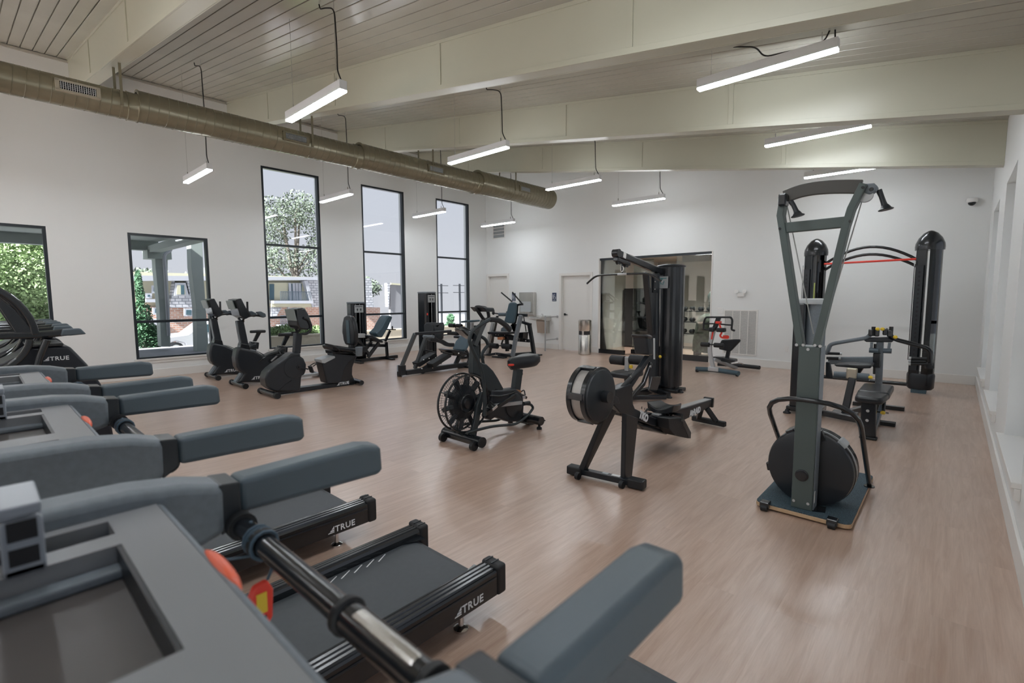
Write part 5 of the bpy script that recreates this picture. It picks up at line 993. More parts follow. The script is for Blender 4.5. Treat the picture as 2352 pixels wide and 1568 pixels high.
p = [(-3.75,4.323,0.3)][0]; pd = obj('pedal', G().obb((X-.17, p[1], p[2]), (.10, .09, .03), (1, 0, 0), -.5), satin, t, bev=.005); obj('pedal_strap', G().tube([(X-.12, p[1], p[2]+.02), (X-.17, p[1]+.04, p[2]+.08), (X-.22, p[1], p[2]+.02)], .008, 6), rubber, pd)
obj('crank_arm', G().rect([(X-.09, [(3.881,0.306)][0][0], [(3.881,0.306)][0][1]), (X-.13, p[1], p[2])], .03, .03), silver, t)

# ================================================================ ROWING MACHINE
X = -2.03; t = thing('rowing_machine', 'black air rowing machine with round flywheel on tall splayed front legs', 'rowing machine', (X, 4.2, 0))
c = (-2.17, 3.13, .735); r_ = .212
obj('flywheel_side', G().lathe((-1.955, c[1], c[2]), (1, 0, 0), [(-.03, r_*.9), (0, r_*.97), (.025, r_*.93), (.035, r_*.8), (.038, .03)], 40), plast, t)
obj('flywheel_side', G().lathe((-2.095, c[1], c[2]), (-1, 0, 0), [(-.03, r_*.9), (0, r_*.97), (.025, r_*.93), (.035, r_*.8), (.038, .03)], 40), plast, t)
obj('mesh_band', G().lathe((-2.09, c[1], c[2]), (1, 0, 0), [(0, r_*.965), (.135, r_*.965)], 48), mat('perforated steel band', (.42, .40, .38), .4, metal=.6, bump=.5, bscale=300), t)
for a in (-2.11, -1.985): obj('rim_ring', G().lathe((a, c[1], c[2]), (1, 0, 0), [(0, r_*.96), (.004, r_*1.03), (.04, r_*1.03), (.044, r_*.96)], 48), satin, t)
for k in range(5):
    q = 2*PI*k/5+.55; obj('rim_strut', G().obb((-2.02, c[1]+r_*.99*math.cos(q), c[2]+r_*.99*math.sin(q)), (.12, .03, .05), R=Matrix.Rotation(q, 3, 'X')), satin, t, bev=.004)
obj('axle_block', G().cyl((-1.96, c[1], c[2]), (-1.86, c[1], c[2]), .045), satin, t)
def pxz(n, pts, w, m, off=0, bev=.006, seg=2): return obj(n, G().prism('x', pts, X+off-w/2, X+off+w/2), m, t, bev, seg)
pxz('axle_bracket', [(3.106,0.787),(3.141,0.793),(3.357,0.69),(3.39,0.633),(3.359,0.63),(3.122,0.708),(3.1,0.742)], .02, blackm, .10)
mf = [(3.39,0.743),(3.453,0.742),(3.642,0.757),(3.668,0.652),(3.674,0.582),(3.711,0.533),(4.114,0.37),(4.118,0.295),(4.037,0.316),(3.662,0.456),(3.46,0.544),(3.347,0.629),(3.376,0.688)]
pxz('main_frame', mf, .10, blackm, .02, .008)
text('TKO', 'lettering', V([(-1.935,3.724,0.462)][0])+V((.004, 0, 0)), (0, 1, -.48), (0, .48, 1), .085, whitel, t, .002, .06, .95)
pxz('front_beam', [(3.51,0.605),(4.198,0.349),(4.201,0.282),(3.514,0.504)], .08, blackm)
a_ = [(-2.0,3.56,0.661),(-2.0,4.001,0.942)]; obj('monitor_arm', G().rect([a_[0], a_[1]], .05, .045), blackm, t, bev=.006)
a_ = [(-2.0,3.629,0.582),(-2.0,3.926,0.713),(-2.0,4.061,0.886)]; obj('cord_guide', G().rect(a_, .03, .04), satin, t, bev=.006)
md = [(3.818,1.158),(4.057,1.139),(4.107,1.118),(4.111,0.926),(3.949,0.966),(3.835,0.991)]
obj('monitor', G().prism('x', [(3.91,1.148),(4.004,1.135),(4.055,0.956),(3.959,0.97)], X-.08, X+.06), plast, t, bev=.015, seg=3); obj('monitor_hood', G().prism('x', [(3.899,1.153),(4.009,1.142),(4.006,1.105),(3.911,1.116)], X-.09, X+.07), satin, t, bev=.02, seg=3)
obj('monitor_clip', G().cyl(*[(-1.92,3.949,1.118),(-1.92,3.964,0.936)], .008), silver, t)
obj('black_grip', G().tube([(-1.99,3.476,0.709),(-1.99,3.672,0.791),(-1.99,3.9,0.868)], .02), rubber, t)
# splayed flat front legs
fz = [(-2.14,3.219,0.08),(-1.807,3.254,0.08)]
obj('front_leg', G().prism('x', [(3.323,0.579),(3.523,0.506),(3.433,0.015),(3.318,0.044)], -1.87, -1.83), blackm, t, bev=.006)
q0 = [(-1.873,3.34,0.522),(-2.229,3.34,0.034)]
obj('front_leg', G().add([(-1.99, 3.27, .62), (-1.99, 3.39, .57), (-1.95, 3.39, .57), (-1.95, 3.27, .62), (-2.22, 3.24, .06), (-2.22, 3.31, .06), (-2.17, 3.32, .06), (-2.17, 3.25, .06)], [(0, 1, 2, 3), (4, 7, 6, 5), (0, 4, 5, 1), (1, 5, 6, 2), (2, 6, 7, 3), (3, 7, 4, 0)]), blackm, t, bev=.006)
obj('front_stabilizer', G().rect([(-2.28, 3.27, .045), (-1.72, 3.34, .045)], .06, .045), blackm, t, bev=.004)
for a, y in ((-2.29, 3.27), (-1.71, 3.345)):
    obj('end_cap', G().obb((a+.03*(1 if a < -2 else -1), y, .045), (.13, .085, .07), ang=.1), rubber, t, bev=.01); obj('transport_wheel', G().cyl((a+(.10 if a < -2 else -.12)-.015, y-.07, .03), (a+(.10 if a < -2 else -.12)+.015, y-.07, .03), .03), rubber, t)
obj('warning_label', G().obb((-1.91, 3.322, .0695), (.07, .035, .002), ang=.12), whitep, t); obj('warning_label', G().obb((-2.0, 3.311, .0695), (.05, .035, .002), ang=.12), ltgrey, t)
# slide rail, seat, rear foot
rr = [(4.573,0.274),(5.588,0.305),(5.593,0.243),(4.671,0.214),(4.554,0.207)]
obj('slide_rail', G().prism('x', [(4.218,0.37),(5.604,0.3),(5.601,0.231),(4.577,0.213),(4.223,0.264)], X-.045, X+.045), blackm, t, bev=.006)
tp = [(-2.0,4.239,0.37),(-2.0,5.582,0.306)]; obj('rail_track', G().rect([V((X, tp[0][1], tp[0][2]))+V((0, 0, .004)), V((X, tp[1][1], tp[1][2]))+V((0, 0, .004))], .075, .008), silver, t)
e_ = [(5.372,0.365),(5.612,0.316),(5.61,0.229),(5.434,0.327)]; obj('rail_end', G().box(X-.055, X+.055, tp[1][1]-.01, tp[1][1]+.03, tp[1][2]-.09, tp[1][2]+.02), satin, t, bev=.006)
lp = V([(-1.983,4.941,0.23)][0]); text('AirRAID', 'lettering', lp+V((.0, 0, 0)), (0, 1, .0), (0, .0, 1), .085, whitel, t, .002, .06, .95)
for s in (-1, 1): obj('rear_leg', G().rect([(X+s*.03, tp[1][1]-.12, tp[1][2]-.08), (X+s*.10, tp[1][1]-.02, .07)], .05, .05), blackm, t, bev=.006)
obj('rear_stabilizer', G().rect([(X-.20, 5.64, .045), (X+.20, 5.58, .045)], .06, .06), rubber, t, bev=.012)
st_ = [(4.143,0.445),(4.275,0.474),(4.405,0.439),(4.519,0.38),(4.73,0.369),(4.985,0.298),(5.002,0.241),(4.713,0.268),(4.154,0.42)]
y0, y1 = 4.30, 4.72; zs = .425
vs = []; nx, ny = 9, 9
for k, dz in ((0, 0), (1, -.055)):
    for i in range(nx):
        for j in range(ny):
            u, v = -1+2*i/(nx-1), j/(ny-1); w = .15*(1-.28*v**2)*(1-.1*(1-v)); 
            z = zs + (.022*u*u + .02*(1-v)**2*abs(u) - .012*(1-u*u))*(1 if k == 0 else .6) + dz
            vs.append((X+u*w*(1 if k == 0 else .93), y0+.03+(v)*.25-(.035*(1-u*u) if v < .1 else 0), z))
fs = []; N_ = nx*ny
for i in range(nx-1):
    for j in range(ny-1):
        a = i*ny+j; fs += [(a, a+1, a+ny+1, a+ny), (N_+a, N_+a+ny, N_+a+ny+1, N_+a+1)]
edge = [i*ny for i in range(nx)] + [(nx-1)*ny+j for j in range(1, ny)] + [i*ny+ny-1 for i in range(nx-2, -1, -1)] + [j for j in range(ny-2, 0, -1)]
for a, b in zip(edge, edge[1:]+edge[:1]): fs.append((a, b, N_+b, N_+a))
g = G(); g.add(vs, fs, True); obj('sliding_seat', g, vinyl, t, bev=.01, seg=3)
obj('seat_carriage', G().box(X-.07, X+.07, y0+.07, y0+.22, zs-.075, zs-.04), satin, t, bev=.01)
for yy_ in (y0+.09, y0+.2): obj('carriage_roller', G().cyl((X-.06, yy_, zs-.085), (X+.06, yy_, zs-.085), .014), chrome, t)
for s in (-1, 1):
    fp = [(a, b) for a, b in [(4.113,0.389),(4.412,0.342),(4.623,0.106),(4.599,0.098),(4.268,0.202),(4.138,0.29)]]
    obj('foot_plate', G().prism('x', fp, X+s*.13-.055, X+s*.13+.055), rubber, t, bev=.008)
    obj('heel_cup', G().prism('x', [(4.413,0.333),(4.47,0.312),(4.636,0.154),(4.631,0.091),(4.575,0.111),(4.439,0.269)], X+s*.13-.06, X+s*.13+.06), plast, t, bev=.006)
    obj('foot_strap', G().rect([(X+s*.13-.06, fp[1][0]-.03, fp[1][1]-.03), (X+s*.13-.05, fp[1][0]+.02, fp[1][1]+.02), (X+s*.13+.05, fp[1][0]+.02, fp[1][1]+.02), (X+s*.13+.06, fp[1][0]-.03, fp[1][1]-.03)], .03, .006), satin, t)
obj('under_tray', G().prism('x', [(3.756,0.389),(3.866,0.358),(4.354,0.207),(4.334,0.172),(4.101,0.25),(3.849,0.321)], X-.10, X+.08), satin, t, bev=.01)
for p in [(-1.93,3.826,0.516),(-1.93,3.771,0.534),(-1.93,3.568,0.832),(-1.93,3.911,0.877)]: obj('bolt', G().lathe(p, (1, 0, 0), [(0, .012), (.006, .012)], 10), chrome, t)
for p in [(-1.87,4.302,0.295),(-1.87,4.384,0.211)]: obj('buckle', G().obb(p, (.01, .04, .03)), whitep, t, bev=.003)

# ================================================================ LAT PULLDOWN
X = -3.38; t = thing('lat_pulldown_machine', 'tall black pulldown machine with rounded weight tower and bent bar, before the glass studio', 'weight machine', (X, 6.9, 0))
tc = (-3.30, 7.32); h = [(-3.386,1.969)][0][1]
def halfround(r1, r2, n=16): return [(tc[0]+r1*math.cos(2*PI*i/n), tc[1]+r2*math.sin(2*PI*i/n)) for i in range(n)]
obj('tower_shroud', G().prism('z', [(tc[0]+.205*math.cos(2*PI*i/32), tc[1]+.205*math.sin(2*PI*i/32)) for i in range(32)], .09, h-.03), satin, t)
obj('tower_cap', G().lathe((tc[0], tc[1], h-.04), (0, 0, 1), [(0, .215), (.02, .222), (.035, .20), (.05, .12), (.055, .02)], 32), plast, t)
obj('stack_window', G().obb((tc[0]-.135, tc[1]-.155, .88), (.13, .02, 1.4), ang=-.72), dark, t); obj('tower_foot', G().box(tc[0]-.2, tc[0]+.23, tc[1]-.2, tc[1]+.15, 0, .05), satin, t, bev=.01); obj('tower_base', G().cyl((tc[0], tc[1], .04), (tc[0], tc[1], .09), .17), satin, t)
for yy_, c_ in ((1.56, orgm), (1.36, greyp)): pass
lb = [(-3.485,1.51),(-3.396,1.247)]; obj('stack_label', G().obb((tc[0]-.18, tc[1]-.16, (lb[0][1]+lb[1][1])/2), (.10, .008, lb[0][1]-lb[1][1]), ang=-.72), ltgrey, t); obj('label_header', G().obb((tc[0]-.182, tc[1]-.163, lb[0][1]-.015), (.10, .009, .045), ang=-.72), orgm, t)
pl = [(-3.399,1.783),(-3.221,1.606)]; pp = obj('placard', G().box(pl[0][0], pl[1][0], 7.04, 7.05, pl[1][1], pl[0][1]), ltgrey, t, bev=.002)
g = G(); mx_, mz_ = (pl[0][0]+pl[1][0])/2, (pl[0][1]+pl[1][1])/2
g.box(pl[0][0]+.02, pl[1][0]-.02, 7.038, 7.04, pl[0][1]-.035, pl[0][1]-.02); g.obb((mx_+.02, 7.039, mz_-.01), (.012, .002, .06), (0, 1, 0), .4); g.obb((mx_-.03, 7.039, mz_), (.012, .002, .07), (0, 1, 0), -.6); g.lathe((mx_-.005, 7.04, mz_+.045), (0, -1, 0), [(0, .012), (.002, .012)], 10); obj('exercise_diagram', g, mat('sea green print', (.10, .25, .26), .5), pp)
bt = [(-3.38,5.798,2.058),(-3.38,7.172,1.855)]
obj('boom', G().rect([bt[0], bt[1]], .075, .10), satin, t, bev=.02, seg=3); obj('boom_cap', G().cyl((X-.045, bt[0][1], bt[0][2]), (X+.045, bt[0][1], bt[0][2]), .055), satin, t)
obj('boom_sticker', G().rect([V([(-3.34,5.913,2.043),(-3.34,5.98,2.027)][0]), V([(-3.34,5.913,2.043),(-3.34,5.98,2.027)][1])], .006, .07), whitep, t)
obj('pulley_bracket', G().rect([(-3.38,5.774,1.978),(-3.38,6.125,1.928)], .07, .05), satin, t, bev=.008)
pu = [(-3.38,5.853,1.969),(-3.38,6.055,1.939)]
for p in pu: obj('pulley', G().lathe((X-.02, p[1], p[2]-.01), (1, 0, 0), [(0, .05), (.012, .042), (.028, .042), (.04, .05)], 20), rubber, t)
hk = [(-3.38,5.952,1.927),(-3.38,5.965,1.793)]; obj('cable_hook', G().tube([hk[0], hk[1]], .012), satin, t); obj('carabiner', G().tube(arc((X, hk[0][1], (hk[0][2]+hk[1][2])/2), .02, 0, 345, 12, 'y', .04), .006, 6, curve=False, closed=True), chrome, t)
bz = hk[1][2]-.01; by_ = hk[1][1]
obj('pull_bar', G().tube([(X-.57, by_, bz-.11), (X-.42, by_, bz), (X-.1, by_, bz+.004), (X+.1, by_, bz+.004), (X+.40, by_, bz), (X+.57, by_, bz-.11)], .014), satin, t)
obj('bar_collar', G().cyl((X-.07, by_, bz+.004), (X+.07, by_, bz+.004), .018), silver, t)
for a in (-.57, .57): obj('bar_end', G().cyl((X+a, by_, bz-.11), (X+a*1.012, by_, bz-.114), .016), silver, t)
for k, pts in enumerate(([(-3.4,6.638,1.837),(-3.4,6.839,0.928)], [(-3.34,6.599,1.819),(-3.34,6.808,0.903)])): obj('boom_strut', G().rect(pts, .05, .05), satin, t, bev=.008)
obj('front_column', G().rect([(X+.0, 6.95, .05), (X+.0, 6.95, 1.83)], .11, .09), plast, t, bev=.012); obj('column_plate', G().prism('x', [(6.774,1.796),(6.904,1.807),(6.918,1.531),(6.786,1.538)], X+.03, X+.06), satin, t)
for p in [(-3.31,6.761,1.787),(-3.31,6.805,1.7),(-3.31,6.804,1.589)]: obj('bolt', G().lathe(p, (1, 0, 0), [(0, .014), (.008, .012)], 10), chrome, t)
obj('pull_cable', G().cyl(*[(-3.31,6.969,1.591),(-3.31,6.999,0.724)], .006, 8), chrome, t); obj('adjust_rod', G().cyl(*[(-3.3,7.132,0.605),(-3.3,7.126,0.214)], .008, 8), chrome, t)
k_ = [(-3.3,7.01,0.562)][0]; obj('yellow_knob', G().ell(k_, (.024, .024, .024), 12, 8), yelm, t)
rp = [(-3.619,6.1,0.582),(-3.394,6.1,0.601),(-3.317,6.1,0.61),(-3.217,6.1,0.619)]
obj('thigh_roller', G().lathe(rp[0], (1, 0, 0), [(0, .055), (.012, .068), (rp[1][0]-rp[0][0]-.01, .068), (rp[1][0]-rp[0][0], .055)], 20), rubber, t)
obj('thigh_roller', G().lathe(rp[2], (1, 0, 0), [(0, .055), (.012, .068), (rp[1][0]-rp[0][0]-.01, .068), (rp[1][0]-rp[0][0], .055)], 20), rubber, t)
mp_ = (rp[1][0]+rp[2][0])/2
obj('roller_sleeve', G().rect([(mp_, 6.1, rp[0][2]+.06), (mp_, 6.1, rp[0][2]-.14)], .06, .06), silver, t, bev=.006); obj('roller_post', G().rect([(mp_, 6.1, rp[0][2]-.13), (mp_, 6.1, .10)], .05, .05), satin, t); k_ = [(-3.288,6.08,0.51)][0]; obj('yellow_lever', G().obb(k_, (.05, .03, .05)), yelm, t, bev=.01)
st2 = [(-3.508,0.398)][0]; obj('seat', G().prism('z', [(mp_-.15, 5.85), (mp_+.15, 5.85), (mp_+.19, 6.05), (mp_+.15, 6.3), (mp_-.15, 6.3), (mp_-.19, 6.05)], st2[1]-.03, st2[1]+.04), vinyl, t, bev=.02, seg=3); obj('seat_post', G().rect([(mp_, 6.2, .05), (mp_, 6.1, st2[1]-.03)], .07, .07), satin, t)
obj('base_rail', G().rect([(X-.05, 5.9, .05), (X, 7.2, .05)], .08, .09), satin, t); obj('front_foot', G().rect([(-3.85, 6.15, .05), (X-.05, 6.1, .05), (-2.98, 6.55, .05)], .07, .06), satin, t, bev=.01)
obj('foot_guard', G().prism('x', [(6.539,0.328),(6.829,0.293),(6.797,0.204),(6.677,0.046),(6.444,0.13)], -3.22, -3.19), satin, t, bev=.01)
obj('side_foot', G().rect([(-3.3, 6.9, .05), (-3.02, 6.72, .05)], .07, .06), satin, t); 
for p in ((-3.02, 6.74), (-3.06, 7.24), (-3.55, 7.2)): obj('rubber_foot', G().lathe((p[0], p[1], 0), (0, 0, 1), [(0, .045), (.015, .045), (.03, .025), (.06, .02)], 16), rubber, t)

# ================================================================ SILVER AB MACHINE
Yf = 9.5; X = -3.4; t = thing('ab_machine', 'silver and black abdominal machine with red strap in front of the large wall grille', 'exercise machine', (X, 9.9, 0))
ff = [(-3.707,0.038),(-3.462,0.003),(-3.291,0.011),(-2.883,0.034)]
obj('front_foot', G().tube([(ff[0][0], 9.45, .06), (ff[1][0], 9.55, .06), (ff[2][0], 9.55, .06), (ff[3][0], 9.4, .06)], .045), bluev, t)
rf = [(-3.634,0.039),(-2.812,0.043)]; obj('rear_foot', G().tube([(rf[0][0], 10.45, .06), ((rf[0][0]+rf[1][0])/2, 10.55, .055), (rf[1][0], 10.45, .06)], .04), rubber, t)
for p in ((ff[0][0]+.03, 9.46), (ff[3][0]-.03, 9.42)): obj('wheel', G().cyl((p[0]-.02, p[1], .045), (p[0]+.02, p[1], .045), .045), rubber, t)
fr = [(-3.378,9.52,0.01),(-3.463,9.52,0.383),(-3.472,9.52,0.538),(-3.405,9.52,0.832)]; obj('front_post', G().rect([(p[0], p[1], max(p[2], .06)) for p in fr], .075, .055, True), silver, t, bev=.01)
obj('post_label', G().rect([V(p)-V((0, .029, 0)) for p in [(-3.43,9.52,0.657),(-3.408,9.52,0.813)]], .03, .004), redm, t); obj('foot_clamp', G().box(fr[0][0]-.10, fr[0][0]+.10, 9.47, 9.59, .04, .12), silver, t, bev=.01)
obj('upper_post', G().rect([(-3.412,9.54,0.831),(-3.365,9.54,0.948),(-3.323,9.54,1.084)], .085, .06, True), satin, t, bev=.01)
lp_ = [(-3.577,9.56,1.077),(-3.11,9.56,1.088),(-3.081,9.56,1.033),(-3.092,9.56,0.853),(-3.029,9.56,0.837)]; l2 = [(-3.611,9.56,0.919),(-3.618,9.56,0.851),(-3.569,9.56,0.833),(-3.492,9.56,0.83)]
obj('handle_loop', G().tube([l2[3], l2[2], l2[1], [(-3.613,9.56,0.998)][0], lp_[0], lp_[1], lp_[2], lp_[3], lp_[4]], .018), rubber, t)
obj('handle_rail', G().tube([(-3.602,9.56,0.949),(-3.382,9.56,0.956),(-3.086,9.56,0.938)], .014), rubber, t)
for a in ([(-3.481,0.888),(-3.375,0.806)], [(-3.33,0.884),(-3.18,0.805)]): obj('elbow_pad', G().box(a[0][0], a[1][0], 9.42, 9.56, a[1][1], a[0][1]), rubber, t, bev=.02, seg=3)
a = [(-3.372,1.007),(-3.287,0.962)]; obj('red_sleeve', G().box(a[0][0], a[1][0], 9.49, 9.60, a[1][1], a[0][1]), redm, t, bev=.006)
obj('red_strap', G().rect([(-3.289,9.48,0.954),(-3.268,9.48,0.897),(-3.237,9.48,0.794),(-3.272,9.48,0.735),(-3.234,9.48,0.699),(-3.124,9.48,0.699),(-3.116,9.48,0.73),(-3.216,9.48,0.729)], .035, .006, True), redm, t)
for a in ([(-3.638,0.549),(-3.461,0.56)], [(-3.385,0.549),(-3.203,0.561)]): obj('shin_roller', G().lathe((a[0][0], 9.5, a[0][1]), (1, 0, 0), [(0, .035), (.01, .045), (a[1][0]-a[0][0]-.01, .045), (a[1][0]-a[0][0], .035)], 18), rubber, t)
obj('roller_axle', G().cyl(*[(-3.499,9.5,0.557),(-3.347,9.5,0.555)], .014), satin, t)
sp = [(-3.393,0.621),(-3.054,0.649),(-3.043,0.611),(-3.195,0.424),(-3.231,0.392),(-3.444,0.427),(-3.438,0.528)]; obj('seat_pad', G().prism('y', sp, 9.93, 10.0), vinyl, t, bev=.02, seg=3)
obj('seat_post', G().rect([(-3.265,9.99,0.416),(-3.293,9.99,0.254)], .07, .05), satin, t); obj('carriage', G().prism('y', [(-3.538,0.279),(-3.381,0.281),(-3.114,0.253),(-3.103,0.21),(-3.205,0.176),(-3.496,0.221)], 9.85, 10.05), satin, t, bev=.015)
obj('slide_rail', G().rect([[(-3.393,9.55,0.268)][0], [(-3.382,10.2,0.104)][0], [(-3.244,10.45,0.007)][0]], .05, .06, True), silver, t, bev=.01)
obj('slide_track', G().tube([(a, b+.02, max(c_, .1)) for a, b, c_ in [[(-3.285,10.2,0.123)][0], [(-3.144,10.3,0.145)][0], [(-3.116,10.4,0.107)][0]]], .014), chrome, t)

# ================================================================ STANDING SKI MACHINE
t = thing('ski_machine', 'tall grey green standing ski trainer with V shaped top on a dark speckled base', 'ski machine', (-.68, 4.1, 0))
bx0, bx1, y0, y1 = -.965, -.40, 3.60, 4.76
def rr(x0, x1, y0, y1, r, n=4):
    L = []
    for cx_, cy_, a0 in ((x1-r, y1-r, 0), (x0+r, y1-r, 90), (x0+r, y0+r, 180), (x1-r, y0+r, 270)):
        for i in range(n+1): q = math.radians(a0+90*i/n); L.append((cx_+r*math.cos(q), cy_+r*math.sin(q)))
    return L
obj('plywood_base', G().prism('z', rr(bx0, bx1, y0, y1, .05), .012, .038), mat('birch plywood edge', (.52, .36, .22), .5, vary=.1, vscale=30), t, bev=.003)
obj('speckled_mat', G().prism('z', rr(bx0+.003, bx1-.003, y0+.003, y1-.003, .048), .038, .045), mat('speckled blue grey rubber', (.045, .075, .095), .75, bump=.6, bscale=500, vary=.7, vscale=160), t)
for a in (bx0+.07, bx1-.10):
    obj('wheel_bracket', G().box(a-.03, a+.03, y0-.035, y0+.03, .02, .062), satin, t, bev=.005); obj('transport_wheel', G().cyl((a-.02, y0-.025, .022), (a+.02, y0-.025, .022), .022), rubber, t)
for a, b in ((bx0+.08, y1-.08), (bx1-.08, y1-.08)): obj('rubber_foot', G().cyl((a, b, 0), (a, b, .014), .03), rubber, t)
px0, px1, pz = -.752, -.627, 1.15
skm = mat('grey green machine paint', (.070, .092, .088), .40, bump=.1, bscale=500); skl = silver
po = obj('post', G().prism('z', [(px0, 3.66), (px1, 3.66), (px1, 3.80), (px0, 3.80)], .045, pz), skm, t, bev=.006)
obj('side_cover', G().prism('x', [(3.675, .05), (3.79, .05), (3.79, 1.0), (3.80, pz), (3.665, pz), (3.67, .7)], px1+.0005, px1+.006), greyp, po, bev=.002)
obj('foot_flange', G().prism('z', [(px1, 3.67), (px1+.07, 3.70), (px1+.06, 3.79), (px1, 3.79)], .045, .052), satin, t); obj('warning_label', G().box(px1+.0065, px1+.008, 3.68, 3.70, .10, .18), whitep, t)
for p in [(-0.734,3.655,0.095),(-0.65,3.655,0.095),(-0.705,3.655,0.604),(-0.741,3.655,0.734)][:2]+[(-0.764,3.655,1.157),(-0.696,3.655,1.131),(-0.629,3.655,1.157),(-0.725,3.655,1.158),(-0.658,3.655,1.16)]: obj('bolt', G().lathe(p, (0, -1, 0), [(0, .010), (.004, .009)], 10), silver, po)
p = [(-0.695,3.66,0.28)][0]; obj('axle_cap', G().lathe(p, (0, -1, 0), [(0, .040), (.006, .040), (.008, .032), (.014, .030), (.016, .01)], 28), satin, t)
# V arms
la = [(-0.746,3.7,1.149),(-0.883,3.7,1.916),(-0.902,3.7,2.019),(-0.887,3.7,2.156)]; ra = [(-0.654,3.7,1.155),(-0.532,3.7,1.909),(-0.508,3.7,2.017),(-0.452,3.7,2.158)]
for nm, pts in (('left_arm', la), ('right_arm', ra)): obj(nm, G().sweep(pts, [(-.021, -.04), (.021, -.04), (.021, .04), (-.021, .04)], smooth=False), skm, t, bev=.005)
obj('cross_bar', G().rect([(la[1][0], 3.70, [(-0.88,1.936)][0][1]), (ra[1][0], 3.70, [(-0.537,1.94)][0][1])], .05, .066), skm, t, bev=.004)
ap = [(-0.887,3.7,2.141),(-0.807,3.7,2.166),(-0.721,3.7,2.173),(-0.629,3.7,2.168),(-0.54,3.7,2.157),(-0.465,3.7,2.144)]; obj('top_arch', G().rect(ap, .03, .082, True), mat('dark bronze machine paint', (.055, .050, .043), .42, bump=.1, bscale=500), t, bev=.004)
for p in [(-0.896,3.655,1.929),(-0.506,3.655,1.937),(-0.885,3.655,2.12),(-0.453,3.655,2.132)]: obj('bolt', G().lathe(p, (0, -1, 0), [(0, .009), (.006, .008)], 10), satin, t)
pg = [(-0.458,2.16),(-0.403,2.157),(-0.381,2.132),(-0.39,2.108),(-0.42,2.09),(-0.448,2.106)]; gp = obj('pulley_guard', G().prism('y', pg, 3.69, 3.75), greyp, t, bev=.01)
p = [(-0.414,3.69,2.121)][0]; obj('pulley_bolt', G().lathe(p, (0, -1, 0), [(0, .012), (.008, .010)], 12), satin, gp); obj('pulley_wheel', G().lathe((p[0]-.03, 3.70, p[2]-.03), (0, 1, 0), [(0, .04), (.01, .035), (.03, .04)], 20), silver, gp)
p = [(-0.888,2.124)][0]; obj('pulley_guard', G().box(p[0]-.02, p[0]+.03, 3.62, 3.70, p[1]-.05, p[1]+.03), satin, t, bev=.01)
def handle(pts, s0):
    h_ = obj('handle', G().tube(pts, .017, 12, scales=[.95, .8, .85, 1.1]), plast, t)
    e = V(pts[-1]); d = (V(pts[-1])-V(pts[-2])).normalized(); obj('handle_flange', G().lathe(e, (d.x*.5, 0, d.z), [(-.02, .016), (.0, .028), (.008, .04), (.012, .038)], 20), plast, h_)
handle([(-0.382,3.74,2.119),(-0.367,3.74,2.079),(-0.355,3.74,2.041),(-0.343,3.74,2.008)], 1); handle([(-0.827,3.6,2.092),(-0.81,3.6,2.067),(-0.796,3.6,2.035),(-0.783,3.6,2.003)], -1)
ps = [(-0.889,3.76,2.117),(-0.85,3.76,1.993),(-0.813,3.76,1.814),(-0.749,3.76,1.496),(-0.689,3.76,1.227)]; obj('pull_rope', G().tube([ps[0], ps[-1]], .0035, 6), ropem, t)
ps = [(-0.457,3.76,2.111),(-0.519,3.76,1.862),(-0.628,3.76,1.285)]; obj('pull_rope', G().tube([ps[0], ps[-1]], .0035, 6), ropem, t)
# flywheel drum behind the post
dc = (-.685, 3.84, .285); R_ = .268
obj('drum_face', G().lathe((dc[0], dc[1], dc[2]), (0, -1, 0), [(-.02, R_*.96), (.0, R_*.985), (.02, R_*.96), (.028, R_*.88), (.03, .02)], 56), plast, t)
for a in (0, .035, .07, .105): obj('drum_ring', G().lathe((dc[0], dc[1]+.018+a, dc[2]), (0, 1, 0), [(0, R_*.95), (.005, R_*1.0), (.022, R_*1.0), (.027, R_*.95)], 56), satin if a != .035 else ltgrey, t)
obj('drum_back', G().lathe((dc[0], dc[1]+.15, dc[2]), (0, 1, 0), [(0, R_*.95), (.03, R_*.9), (.035, .02)], 40), plast, t); obj('drum_band', G().lathe((dc[0], dc[1]+.02, dc[2]), (0, 1, 0), [(0, R_*.965), (.14, R_*.965)], 56), MATS['perforated steel band'], t)
for q in (48, 192, 290, 120): q = math.radians(q); obj('drum_clip', G().obb((dc[0]+R_*1.0*math.cos(q), dc[1]+.07, dc[2]+R_*1.0*math.sin(q)), (.03, .12, .06), (0, 1, 0), -q), satin if q > 1 else ltgrey, t, bev=.008)
obj('drum_bracket', G().prism('y', [(-0.618,0.574),(-0.593,0.51),(-0.611,0.499),(-0.626,0.527)], 3.79, 3.83), blackm, t)
obj('drum_mount', G().box(-.72, -.66, 3.80, 3.85, .2, .36), blackm, t); obj('drum_plinth', G().box(-.75, -.62, 3.80, 3.99, .045, .06), blackm, t)
# grab hoop leaning forward over the post
obj('grab_hoop', G().tube([(-.93, 4.44, .045), (-.945, 3.63, .79), (-.62, 3.60, .80), (-.42, 3.62, .795), (-.398, 4.44, .045)][:1] + [(-.945, 3.63, .80), (-.405, 3.62, .80), (-.398, 4.46, .045)], .0165, 14), satin, t)
for a in (-.93, -.398): obj('hoop_flange', G().cyl((a, 4.445, .045), (a, 4.445, .052), .035), satin, t)

